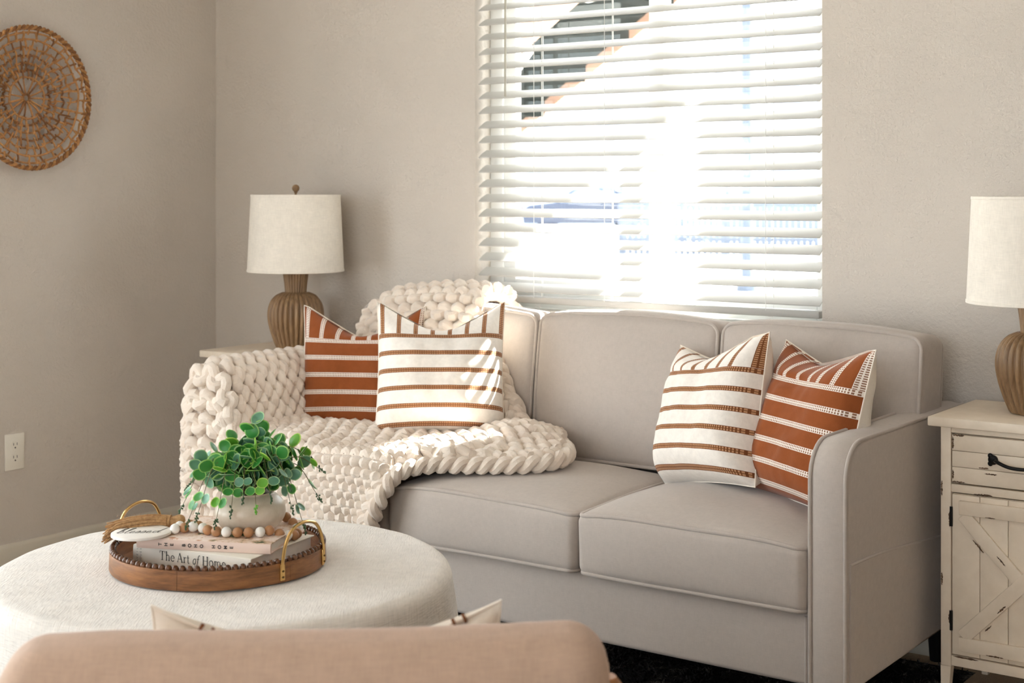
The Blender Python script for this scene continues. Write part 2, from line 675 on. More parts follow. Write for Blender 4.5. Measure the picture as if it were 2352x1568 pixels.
m = MB().prism([(a, b) for a, b in base_profile(0)], -1.7, 0.0, 'xz')
struct('baseboard_left', m, 'trim', 'beige painted baseboard below the wall basket', 'baseboard')
m = MB().prism([(-a, b) for a, b in base_profile(0)], 0.015, RX, 'yz')
struct('baseboard_back', m, 'trim', 'beige painted baseboard behind the sofa', 'baseboard')

# the window: vinyl slider set in the drywall opening
win = thing('window_1', 'white vinyl sliding window behind the blind', 'window', (1.76, 0.1, 0.83))
win['kind'] = 'structure'
hx = (WX1 - WX0) / 2
ox = (WX0 + WX1) / 2 - 1.76


def wbox(name, x0, x1, z0, z1, y0=-0.02, y1=0.03, mat='vinyl', bev=0.003, parent=win):
    return obj(name, MB().bbox((x0, y0, z0), (x1, y1, z1), bev), mat, parent)


HZ = WZ1 - WZ0
wbox('frame_jamb', ox - hx, ox - hx + 0.05, 0, HZ)
wbox('frame_jamb', ox + hx - 0.05, ox + hx, 0, HZ)
wbox('frame_rail', ox - hx + 0.05, ox + hx - 0.05, 0, 0.05)
wbox('frame_rail', ox - hx + 0.05, ox + hx - 0.05, HZ - 0.05, HZ)
wbox('meeting_stile', 0.0, 0.05, 0.05, HZ - 0.05)
wbox('sash_stile', ox - hx + 0.05, ox - hx + 0.095, 0.05, HZ - 0.05, -0.012, 0.02)
wbox('sash_rail', ox - hx + 0.095, 0.0, 0.05, 0.09, -0.012, 0.02)
wbox('pane', ox - hx + 0.095, 0.0, 0.09, HZ - 0.05, 0.004, 0.008, 'glass', 0.0005)
wbox('pane', 0.05, ox + hx - 0.05, 0.05, HZ - 0.05, 0.012, 0.016, 'glass', 0.0005)
sl = obj('window_sill', MB().bbox((WX0 - 1.76, -0.108, -0.012), (WX1 - 1.76, -0.02, 0.004), 0.004), 'white_trim', win)

# glazed patio door further along the basket wall, outside the frame
d1 = thing('door_1', 'white framed glazed patio door further along the basket wall', 'door', (-0.09, -3.2, 0.0))
d1['kind'] = 'structure'
for y0, y1 in ((-1.5, -1.43), (-0.035, 0.035), (1.43, 1.5)):
    obj('door_stile', MB().bbox((-0.03, y0, 0), (0.02, y1, 2.12)), 'vinyl', d1)
for z0, z1 in ((0, 0.07), (2.05, 2.12)):
    obj('door_rail', MB().bbox((-0.025, -1.43, z0), (0.015, 1.43, z1)), 'vinyl', d1)
for y0, y1 in ((-1.43, -0.035), (0.035, 1.43)):
    obj('pane', MB().box((-0.006, y0, 0.07), (0.0, y1, 2.05)), 'glass', d1)

w2 = thing('fill_window', 'added unseen white framed window giving fill light behind the viewer', 'window', (3.7, RY - 0.07, 0.65))  # unseen window, added and widened to throw more light on the basket wall
w2['kind'] = 'structure'
for x0, x1 in ((-1.4, -1.35), (-0.025, 0.025), (1.35, 1.4)):
    obj('frame_jamb', MB().bbox((x0, -0.03, 0), (x1, 0.02, 1.5)), 'vinyl', w2)
for z0, z1 in ((0, 0.05), (1.45, 1.5)):
    obj('frame_rail', MB().bbox((-1.35, -0.025, z0), (1.35, 0.015, z1)), 'vinyl', w2)
for x0, x1 in ((-1.35, -0.025), (0.025, 1.35)):
    obj('pane', MB().box((x0, -0.006, 0.05), (x1, 0.0, 1.45)), 'glass', w2)

# ------------------------------------------------------------------ the blind
bl = thing('window_blind', 'white wide-slat horizontal blind hung in the window', 'blind', (1.76, 0.025, 0.83))
SW, STH, TILT = 0.05, 0.0028, math.radians(28)
x0s, x1s = WX0 + 0.012 - 1.76, WX1 - 0.008 - 1.76
m = MB()
prof = []
for i in range(7):
    a = -1 + 2 * i / 6
    prof.append((a * SW / 2, 0.0022 * (1 - a * a) + STH / 2))
poly = prof + [(a, b - STH) for a, b in prof[::-1]]
m.prism(poly, x0s, x1s, 'yz')
V = np.concatenate(m.v)
c, s = math.cos(TILT), math.sin(TILT)
yy = V[:, 1] * c - V[:, 2] * s
zz = V[:, 1] * s + V[:, 2] * c
m.v = [np.stack([V[:, 0], yy, zz], 1)]
slat_me = m.mesh('slat', True, sharp=40)
SPACE = 0.0463
nsl = 24
for k in range(nsl):
    z = 0.068 + SPACE * k
    obj('slat', slat_me, 'slat', bl, (0, 0, z))
obj('bottom_rail', MB().bbox((x0s, -0.026, 0.022), (x1s, 0.026, 0.042), 0.004), 'slat', bl)
obj('head_rail', MB().bbox((x0s, -0.03, HZ - 0.055), (x1s, 0.035, HZ), 0.004), 'slat', bl)
for xc in (1.40, 1.655, 2.18):
    for y in (-0.025, 0.025):
        obj('ladder_cord', MB().tube([(xc - 1.76, y, 0.03), (xc - 1.76, y, HZ - 0.03)], 0.0009, 5), 'cord', bl)
    obj('lift_cord', MB().tube([(xc - 1.748, 0.0, 0.03), (xc - 1.748, 0.0, HZ - 0.03)], 0.0011, 5), 'cord', bl)
    # the little bow where the cord is tied under the rail
    a = np.linspace(0, 2 * PI, 24)
    loop = np.stack([xc - 1.748 + 0.012 * np.sin(a) * np.cos(a) * 1.6, -0.02 + 0 * a, 0.016 + 0.006 * np.sin(a)], 1)
    obj('cord_bow', MB().tube(loop[:-1], 0.0011, 5, True), 'cord', bl)
obj('tilt_wand', MB().tube([(1.306 - 1.76, -0.045, 0.66), (1.306 - 1.76, -0.043, HZ - 0.04)], 0.0035, 8), 'wand', bl)

# ------------------------------------------------------------------ outside the window
struct('ground', MB().box((-140, -60, -0.4), (90, 160, -0.3)), 'ground', 'pale sunlit paved ground outside the window', 'ground')

# column and gable added out of view, shaped to cast shade on the blind
pc = thing('shade_column', 'added unseen stucco column that shades the window', 'column', (2.81, 1.2, -0.3))
obj('shade_column_base', MB().bbox((-0.27, -0.2, 0), (0.3, 0.2, 0.25), 0.01), 'stucco', pc)
obj('shade_column_shaft', MB().bbox((-0.24, -0.17, 0.25), (0.27, 0.17, 4.0), 0.01), 'stucco', pc)
pg = thing('shade_gable', 'added unseen cedar-edged panel that shades the blind', 'gable', (1.82, 1.2, 2.27))
obj('shade_panel', MB().prism([(-0.16, -0.11), (0.80, 0.57), (0.80, 1.5), (-0.16, 1.5)], -0.05, 0.05, 'xz'), 'stucco', pg)
obj('shade_panel_edge', MB().prism([(-0.16, -0.13), (0.80, 0.55), (0.80, 0.61), (-0.16, -0.07)], -0.07, -0.05, 'xz'), 'cedar', pg)

pr_ = thing('shade_roof', 'added unseen stucco slab that blocks sky light above the window', 'roof', (1.5, 0.7, 2.98))  # added unseen slab, keeps overhead sky light off the slats
obj('shade_slab', MB().bbox((-1.9, -0.55, 0), (1.75, 0.0, 0.12), 0.01), 'stucco', pr_)
obj('shade_slab_edge', MB().bbox((-1.92, 0.0, -0.03), (1.77, 0.03, 0.15), 0.005), 'cedar', pr_)

# outdoor staircase rising past the window: two cedar stringers with dark treads between
st = thing('outdoor_staircase', 'outdoor timber staircase with dark treads rising past the window', 'staircase', (0.03, 2.6, -0.3))
SLP = 0.67


def zst(x):
    return 2.34 + SLP * x


for y in (-0.42, 0.38):
    obj('stringer', MB().prism([(-3.49, 0.0), (1.75, zst(1.75)), (1.75, zst(1.75) + 0.16), (-3.45, 0.19), (-3.7, 0.0)], y, y + 0.05, 'xz'), 'cedar', st)
tread = MB().bbox((-0.15, -0.37, -0.02), (0.15, 0.38, 0.02), 0.005).mesh('tread')
riser = MB().bbox((-0.012, -0.37, -0.10), (0.012, 0.38, 0.10), 0.003).mesh('riser')
k = 0
x = -3.2
while x < 1.7:
    obj('tread', tread, 'tread', st, (x, 0, zst(x) + 0.10))
    obj('riser', riser, 'tread', st, (x + 0.14, 0, zst(x + 0.14) + 0.10))
    x += 0.27
obj('soffit', MB().prism([(-3.40, 0.115), (1.75, zst(1.75) + 0.075), (1.75, zst(1.75) + 0.09), (-3.40, 0.13)], -0.37, 0.38, 'xz'), 'tread', st)
obj('landing', MB().bbox((1.75, -0.42, 3.42), (2.6, 0.43, 3.56), 0.01), 'cedar', st)
for px in (1.85, 2.52):
    for py in (-0.34, 0.34):
        obj('landing_post', MB().bbox((px - 0.045, py - 0.045, 0), (px + 0.045, py + 0.045, 3.42), 0.006), 'cedar', st)
for px in (-1.2, -0.55, 0.1):
    obj('steel_bracket', MB().prism([(px, zst(px) - 0.0), (px + 0.34, zst(px + 0.34)), (px + 0.16, zst(px) + 0.02)], -0.36, -0.30, 'xz'), 'white_trim', st)

pl = thing('lamp_post', 'tall grey steel lamp post across the yard', 'lamp post', (-5.95, 16.2, -0.3))
obj('post_base', MB().lathe([(0.16, 0), (0.16, 0.12), (0.09, 0.2)], 16), 'steel', pl)
obj('post', MB().tube([(0, 0, 0.15), (0, 0, 5.6)], 0.085, 12), 'steel', pl)
obj('lamp_head', MB().bbox((-0.5, -0.12, 5.5), (0.15, 0.12, 5.66), 0.03), 'steel', pl)

# parked blue car far across the lot
car = thing('parked_car', 'dark blue parked car seen through the blind', 'car', (-24.1, 40.1, -0.3), (0, 0, YAW))
body = [(-2.2, 0.35), (-2.25, 0.8), (-2.0, 0.98), (-1.1, 1.08), (-0.45, 1.55), (0.9, 1.58), (1.6, 1.15), (2.1, 1.05), (2.2, 0.75), (2.15, 0.35)]
obj('body', MB().prism(body, -0.85, 0.85, 'xz'), 'carpaint', car)
obj('side_window', MB().prism([(-0.95, 1.08), (-0.4, 1.48), (0.8, 1.5), (1.35, 1.12)], -0.87, -0.85, 'xz'), 'dark_glass', car)
for x in (-1.35, 1.4):
    for y in (-0.78, 0.62):
        w = MB().lathe([(0.33, -0.1), (0.35, -0.06), (0.35, 0.06), (0.33, 0.1)], 20)
        V = np.concatenate(w.v)
        w.v = [np.stack([V[:, 0], V[:, 2], V[:, 1]], 1)]
        obj('wheel', w, 'tyre', car, (x, y + 0.08, 0.34))
for x in (2.16, -2.24):
    obj('tail_light', MB().bbox((x - 0.05, -0.8, 0.78), (x + 0.05, -0.5, 0.95), 0.01), 'taillight', car)

# neighbouring houses and the fence in front of them
def house(loc, rot, w, d, h, rh, label):
    t = thing('house', label, 'house', loc, (0, 0, rot), 'pale houses across the lot')
    obj('walls', MB().box((-w / 2, -d / 2, 0), (w / 2, d / 2, h)), 'siding', t)
    obj('roof', MB().prism([(-w / 2 - 0.4, h), (0, h + rh), (w / 2 + 0.4, h)], -d / 2 - 0.4, d / 2 + 0.4, 'xz'), 'roofing', t)
    for wx in (-w * 0.3, 0.0, w * 0.3):
        for wz in (1.2, 4.0):
            if wz + 1.3 < h:
                f = obj('window', MB().box((wx - 0.6, -d / 2 - 0.06, wz), (wx + 0.6, -d / 2, wz + 1.4)), 'white_trim', t)
                obj('window_pane', MB().box((wx - 0.52, -d / 2 - 0.08, wz + 0.08), (wx + 0.52, -d / 2 - 0.06, wz + 1.32)), 'dark_glass', f)
    return t


house((-17.5, 50.0, -0.3), 0.45, 11, 9, 5.8, 2.6, 'pale two-storey house behind the lamp post')
house((-34.0, 52.0, -0.3), 0.55, 10, 9, 5.8, 2.8, 'pale two-storey house beyond the parked car')
fe = thing('picket_fence', 'dark picket fence in front of the pale houses', 'fence', (-11.0, 28.0, -0.3), (0, 0, 0.5))
pick = MB().prism([(-0.06, 0), (0.06, 0), (0.06, 1.35), (0, 1.45), (-0.06, 1.35)], -0.012, 0.012, 'xz').mesh('picket', False)
for k in range(56):
    obj('picket', pick, 'fence', fe, (-3.6 + k * 0.135, 0, 0))
for z in (0.3, 1.1):
    obj('fence_rail', MB().box((-3.7, 0.012, z), (4.0, 0.05, z + 0.09)), 'fence', fe)
for k in range(4):
    obj('fence_post', MB().box((-3.75 + k * 2.5, 0.05, 0), (-3.63 + k * 2.5, 0.16, 1.6)), 'fence', fe)

# ------------------------------------------------------------------ rug
rug = thing('area_rug', 'dark charcoal mottled shag rug under the grey sofa', 'rug', (1.94, -1.5, 0.0))
RW, RD = 0.85, 1.42


def rugf(a, b):
    x, y = (a * 2 - 1) * RW, (b * 2 - 1) * RD
    e = min(1, min(a, 1 - a, b, 1 - b) * 30)
    return (x, y, 0.002 + 0.008 * e + 0.003 * e * noise.noise(Vector((x * 40, y * 40, 0))))


m = MB()
m.grid(rugf, 90, 100)
obj('rug_backing', m, 'rug', rug)
m = MB()
V, F = [], []
for k in range(9000):
    if k % 3 == 0:
        x, y = random.uniform(-0.8, 0.84), random.uniform(0.0, 1.40)
    else:
        x, y = random.uniform(0.0, 0.84), random.uniform(0.3, 1.40)
    a = random.uniform(0, 2 * PI)
    w, h = random.uniform(0.003, 0.006), random.uniform(0.004, 0.011)
    lx, ly = random.uniform(-0.012, 0.012), random.uniform(-0.012, 0.012)
    b = len(V)
    V += [(x - w * math.cos(a), y - w * math.sin(a), 0.008), (x + w * math.cos(a), y + w * math.sin(a), 0.008), (x + lx, y + ly, 0.0095 + h)]
    F.append((b, b + 1, b + 2))
m.add(V, F)
p = obj('pile', m, 'rug', rug)
p['kind'] = 'stuff'

# ------------------------------------------------------------------ sofa
SX0, SX1 = 0.813, 2.749
AW = 0.088
SFY, SBY = -0.79, -0.04
sofa = thing('sofa', 'long grey upholstered sofa with piped cushions under the window', 'sofa', (1.78, -0.42, 0.0))
SO = np.array([1.78, -0.42, 0.0])


def rel(pts, o=SO):
    return np.asarray(pts, float) - o


def sofa_part(name, mb, mat='sofa', parent=None, weld=False, sharp=50):
    par = parent or sofa
    return obj(name, mb.mesh(name, True, weld, sharp), mat, par)


# arms: track arms with a rounded front top corner, piped on both edges
def arm_profile(inset=0.0, n=8):
    r = 0.082
    top, bot, fy, by = 0.662 - inset, 0.128 + inset, SFY + inset, SBY - inset
    pts = [(by, bot), (fy, bot)]
    for i in range(n + 1):
        a = PI - (PI / 2) * i / n
        pts.append((fy + r + r * math.cos(a), top - r + r * math.sin(a)))
    pts.append((by, top + 0.0))
    return pts


for xa in (SX0, SX1 - AW):
    m = MB()
    xs = [(0.0, 0.012), (0.003, 0.004), (0.012, 0.0), (AW / 2, -0.004), (AW - 0.012, 0.0), (AW - 0.003, 0.004), (AW, 0.012)]
    rings = []
    for dx, ins in xs:
        rings.append([(xa + dx, y, z) for y, z in arm_profile(ins)])
    n = len(rings[0])
    V = [p for r_ in rings for p in r_]
    F = []
    for i in range(len(rings) - 1):
        for k in range(n):
            l = (k + 1) % n
            F.append((i * n + k, (i + 1) * n + k, (i + 1) * n + l, i * n + l))
    F.append(tuple(range(n)))
    F.append(tuple((len(rings) - 1) * n + k for k in range(n - 1, -1, -1)))
    m.add(rel(V), F)
    arm = sofa_part('arm', m)
    for dx in (0.004, AW - 0.004):
        path = [(xa + dx, y, z) for y, z in arm_profile(0.001)[1:]]
        sofa_part('arm_piping', MB().tube(rel(path), 0.0048, 8), 'sofa', arm)
    # lower outer panel with its sewn top edge
    if xa > 2:
        xo = xa + AW
        pts = [(xo + 0.0015, -0.775, 0.405), (xo + 0.0015, -0.6, 0.398), (xo + 0.0015, -0.4, 0.38), (xo + 0.0015, -0.2, 0.362), (xo + 0.0015, -0.06, 0.355)]
        sofa_part('arm_seam', MB().tube(rel(catmull(pts, 24)), 0.003, 6), 'sofa', arm)
        q = [(y, z - 0.002) for _, y, z in catmull(pts, 24)] + [(-0.06, 0.14), (-0.775, 0.14)]
        pm = MB().prism(q, xo - 0.002, xo + 0.003, 'yz')
        pm.v = [np.concatenate(pm.v) - SO]
        sofa_part('arm_lower_panel', pm, 'sofa', arm, sharp=30)

# frame: front rail, deck and back
IX0, IX1 = SX0 + AW, SX1 - AW
V, F = rounded_box(((IX1 - IX0) / 2 - 0.001, 0.35, 0.082), 0.012, 3, 14)
sofa_part('base', (lambda b: (b.add(V + rel([((IX0 + IX1) / 2, -0.42, 0.21)]), F), b)[1])(MB()))
V, F = rounded_box(((IX1 - IX0) / 2, 0.045, 0.32), 0.03, 4, 10)
sofa_part('back_frame', (lambda b: (b.add(V + rel([((IX0 + IX1) / 2, -0.085, 0.45)]), F), b)[1])(MB()))
for x in (IX0 + 0.012, IX1 - 0.012):
    sofa_part('base_piping', MB().tube(rel([(x, -0.772, 0.13), (x, -0.7725, 0.28)]), 0.004, 6))
for x in (SX0 + 0.05, SX1 - 0.05):
    for y in (-0.72, -0.1):
        sofa_part('leg', MB().lathe([(0.018, 0.0215), (0.026, 0.128)], 12, rel([(x, y, 0)])[0]), 'iron')


def cushion_part(name, c, half, r, crown, front, tilt=0.0, droop=0.0, seed=0, pipes=((1, 'z'),), sag=0.0):
    """box cushion: crowned top, bulging front; piping loops as sub-parts"""
    h = np.array(half, float)
    V, F = rounded_box(h, r, 4, 16)

    def shape(V):
        V = np.array(V, float)
        x, y, z = V[:, 0] / h[0], V[:, 1] / h[1], V[:, 2] / h[2]
        W = V.copy()
        ex = np.clip(1 - np.abs(x) ** 2.6, 0, 1)
        ey = np.clip(1 - np.abs(y) ** 2.6, 0, 1)
        ez = np.clip(1 - np.abs(z) ** 2.6, 0, 1)
        W[:, 2] += crown * ex * ey * np.clip(z, 0, 1)
        W[:, 1] -= front * ex * ez * np.clip(-y, 0, 1)
        W[:, 1] += front * 0.3 * ex * ez * np.clip(y, 0, 1)
        # corners pull in and edges wander a little
        W[:, 2] -= droop * (np.abs(x) ** 4) * np.clip(z, 0, 1) * (0.4 + 0.6 * np.clip(-y, 0, 1))
        wv = np.array([noise.noise(Vector((px * 4 + seed * 3.1, py * 4, pz * 4 + seed))) for px, py, pz in V])
        W[:, 2] += 0.006 * wv * np.clip(z, 0, 1)
        W[:, 1] -= 0.006 * wv * np.clip(-y, 0, 1)
        if tilt:
            c_, s_ = math.cos(tilt), math.sin(tilt)
            yy = W[:, 1] * c_ - W[:, 2] * s_
            zz = W[:, 1] * s_ + W[:, 2] * c_
            W[:, 1], W[:, 2] = yy, zz
        return W

    m = MB()
    cc = rel([c])[0]
    m.add(shape(V) + cc, F)
    part = sofa_part(name, m)
    k = 0.76 * r
    for sgn, ax in pipes:
        loop = []
        if ax == 'z':
            rc = r * 1.0
            a, b = h[0] - r + k, h[1] - r + k
            zc = sgn * (h[2] - r + k)
        else:
            rc = r * 1.0
            a, b = h[0] - r + k, h[2] - r + k
            zc = sgn * (h[1] - r + k)
        for qx, qy, a0 in ((1, 1, 0), (-1, 1, PI / 2), (-1, -1, PI), (1, -1, 1.5 * PI)):
            for i in range(5):
                t = a0 + PI / 2 * i / 4
                loop.append((qx * (a - rc) + rc * math.cos(t), qy * (b - rc) + rc * math.sin(t)))
            nx = {0: (-1, 1), PI / 2: (-1, -1), PI: (1, -1), 1.5 * PI: (1, 1)}[a0]
            p0 = loop[-1]
            p1 = (nx[0] * (a - rc) + rc * math.cos(a0 + PI / 2), nx[1] * (b - rc) + rc * math.sin(a0 + PI / 2))
            for i in range(1, 14):
                u = i / 14
                loop.append((p0[0] + (p1[0] - p0[0]) * u, p0[1] + (p1[1] - p0[1]) * u))
        P = np.array([(p, q, zc) if ax == 'z' else (p, zc, q) for p, q in loop])
        sofa_part('piping', MB().tube(shape(P) + cc, 0.0052, 8, True), 'sofa', part)
    return part


SW3 = (IX1 - IX0) / 3
for i in range(3):
    cx = IX0 + SW3 * (i + 0.5)
    cushion_part('seat_cushion', (cx, -0.545, 0.366), (SW3 / 2 - 0.001, 0.258, 0.076), 0.022, 0.036, 0.012, 0.0, 0.012, i, ((1, 'z'), (-1, 'z')))
for i, (xa, xb) in enumerate(((0.93, 1.598), (1.60, 2.178), (2.18, 2.725))):
    cushion_part('back_cushion', ((xa + xb) / 2, -0.212, 0.648), ((xb - xa) / 2, 0.078, 0.206), 0.028, 0.012, 0.030, math.radians(-7), 0.014, 5 + i, ((-1, 'y'), (1, 'y')))

# ------------------------------------------------------------------ nightstands
def make_nightstand(label):
    t = thing('nightstand', label, 'nightstand', (2.991, -0.205, 0), group=None)
    X = 0.188
    FY = -0.165      # front plane
    def part(name, lo, hi, mat='nightstand', bev=0.002, par=None):
        return obj(name, MB().bbox(lo, hi, bev), mat, par or t)
    part('top', (-X - 0.026, FY - 0.016, 0.654), (X + 0.026, 0.16, 0.676), bev=0.003)
    for sx in (-1, 1):
        a, b = sorted((sx * X, sx * (X - 0.024)))
        part('stile', (a, FY, 0.10), (b, FY + 0.024, 0.654))
        part('rear_stile', (a, 0.126, 0.10), (b, 0.15, 0.654))
        part('side_panel', (min(sx * (X - 0.004), sx * (X - 0.014)), FY + 0.024, 0.12), (max(sx * (X - 0.004), sx * (X - 0.014)), 0.126, 0.654))
        for y0 in (FY, 0.126):
            leg = MB()
            xo, xi = sx * X, sx * (X - 0.024)
            xi2 = sx * (X - 0.015)
            leg.add([(xo, y0, 0.10), (xi, y0, 0.10), (xi, y0 + 0.024, 0.10), (xo, y0 + 0.024, 0.10),
                     (xo, y0 + 0.004, 0), (xi2, y0 + 0.004, 0), (xi2, y0 + 0.02, 0), (xo, y0 + 0.02, 0)],
                    [(0, 1, 2, 3), (7, 6, 5, 4), (0, 4, 5, 1), (1, 5, 6, 2), (2, 6, 7, 3), (3, 7, 4, 0)])
            obj('leg', leg, 'nightstand', t)
    part('top_rail', (-X + 0.024, FY + 0.002, 0.640), (X - 0.024, FY + 0.022, 0.654))
    part('middle_rail', (-X + 0.024, FY + 0.002, 0.503), (X - 0.024, FY + 0.022, 0.522))
    part('bottom_rail', (-X + 0.024, FY + 0.002, 0.102), (X - 0.024, FY + 0.022, 0.126))
    part('back_panel', (-X + 0.02, 0.14, 0.11), (X - 0.02, 0.148, 0.652))
    part('inner_board', (-X + 0.02, FY + 0.03, 0.505), (X - 0.02, 0.14, 0.52), 'gap')
    # drawer: three planks and an iron bail handle
    dr = part('drawer', (-X + 0.027, FY + 0.008, 0.525), (X - 0.027, 0.10, 0.637), 'nightstand')
    for k in range(3):
        z0 = 0.526 + k * 0.0372
        part('plank', (-X + 0.027, FY, z0), (X - 0.027, FY + 0.008, z0 + 0.0362), par=dr, bev=0.0012)
    hp = [(-0.062, FY - 0.006, 0.588), (-0.05, FY - 0.020, 0.586), (-0.02, FY - 0.026, 0.578), (0.02, FY - 0.026, 0.578), (0.05, FY - 0.020, 0.586), (0.062, FY - 0.006, 0.588)]
    h = MB().tube(catmull(hp, 24), 0.0042, 8)
    for sx in (-1, 1):
        h.sphere((sx * 0.066, FY - 0.003, 0.588), 0.0115, 12, 8, (1, 0.5, 1))
        h.sphere((sx * 0.072, FY - 0.003, 0.597), 0.006, 8, 6, (1, 0.6, 1))
        h.sphere((sx * 0.072, FY - 0.003, 0.579), 0.006, 8, 6, (1, 0.6, 1))
    obj('handle', h, 'iron', dr)
    # door: vertical planks behind a bevelled X brace
    do = part('door', (-X + 0.026, FY + 0.007, 0.129), (X - 0.026, FY + 0.02, 0.500))
    w = (2 * X - 0.054) / 5
    for k in range(5):
        xa = -X + 0.027 + k * w
        part('plank', (xa, FY + 0.001, 0.130), (xa + w - 0.0012, FY + 0.007, 0.499), par=do, bev=0.001)
    bx = X - 0.045
    part('brace_rail', (-bx, FY - 0.010, 0.455), (bx, FY + 0.001, 0.487), par=do)
    part('brace_rail', (-bx, FY - 0.010, 0.142), (bx, FY + 0.001, 0.174), par=do)
    zt, zb = 0.455, 0.174
    for sx in (-1, 1):
        ang = math.atan2(zt - zb, 2 * bx * 0.94) * sx
        L = math.hypot(zt - zb, 2 * bx * 0.94) / 2
        xf = Matrix.Translation((0, 0, (zt + zb) / 2)) @ Matrix.Rotation(-ang, 4, 'Y')
        y0 = FY - (0.0085 if sx > 0 else 0.0078)
        obj('brace', MB().bbox((-L, y0, -0.016), (L, FY + 0.001, 0.016), 0.002, xf), 'nightstand', do)
    for z in (0.425, 0.185):
        obj('hinge', MB().tube([(-X + 0.0255, FY - 0.002, z), (-X + 0.0255, FY - 0.002, z + 0.045)], 0.0036, 8), 'iron', do)
    # worn patches where the paint has come off: centre x, z, half length, half width, angle
    R = random.Random(3)

    def chip(par, cx, cz, ln, wd, ang, y):
        n = 14
        ca_, sa_ = math.cos(ang), math.sin(ang)
        up = [(-ln + 2 * ln * i / n, wd * R.uniform(0.15, 1.0) * (1 - (2 * i / n - 1) ** 4)) for i in range(n + 1)]
        dn = [(x_, -wd * R.uniform(0.15, 1.0) * (1 - (x_ / ln) ** 4)) for x_, _ in up[1:-1][::-1]]
        poly = [(cx + a_ * ca_ - b_ * sa_, cz + a_ * sa_ + b_ * ca_) for a_, b_ in up + dn]
        obj('paint_chip', MB().prism(poly, y - 0.0005, y + 0.0015, 'xz'), 'chip', par)

    for cx, cz, ln, wd, an in [(-0.146, 0.6355, .014, .003, 0), (0.10, 0.635, .018, .003, 0), (-0.159, 0.618, .014, .0028, PI / 2), (-0.088, 0.5665, .012, .0026, 0), (-0.072, 0.554, .015, .0028, 0), (-0.146, 0.5285, .016, .0026, 0), (-0.159, 0.545, .011, .0026, PI / 2)]:
        chip(dr, cx, cz, ln, wd, an, FY)
    for cx, cz, ln, wd, an in [(-0.09, 0.5045, .022, .0028, 0), (0.05, 0.5045, .02, .0026, 0), (-0.13, 0.1245, .03, .0028, 0)]:
        chip(t, cx, cz, ln, wd, an, FY + 0.002)
    ba = math.atan2(0.281, 2 * (X - 0.045) * 0.94)
    for cx, cz, ln, wd, an in [(-0.098, 0.388, .018, .002, -ba), (-0.046, 0.362, .014, .002, -ba), (-0.045, 0.252, .014, .003, ba), (-0.075, 0.205, .011, .002, ba), (0.06, 0.36, .016, .0022, ba)]:
        chip(do, cx, cz, ln, wd, an, FY - 0.0085)
    for cx, cz, ln, wd, an in [(-0.06, 0.144, .02, .0024, 0), (-0.07, 0.4565, .012, .0018, 0)]:
        chip(do, cx, cz, ln, wd, an, FY - 0.010)
    for cx, cz, ln, wd, an in [(-X + 0.003, 0.51, .018, .003, PI / 2), (-X + 0.003, 0.30, .015, .003, PI / 2), (-X + 0.021, 0.44, .018, .003, PI / 2), (-X + 0.021, 0.215, .016, .003, PI / 2), (X - 0.004, 0.41, .02, .003, PI / 2)]:
        chip(t, cx, cz, ln, wd, an, FY)
    return t


ns = make_nightstand('distressed white farmhouse nightstand with X door and black drawer handle')
ns2 = copy_tree(ns)
ns2.location = (0.546, -0.205, 0)
ns2['label'] = 'white painted nightstand in the room corner behind the blanket-covered sofa arm'

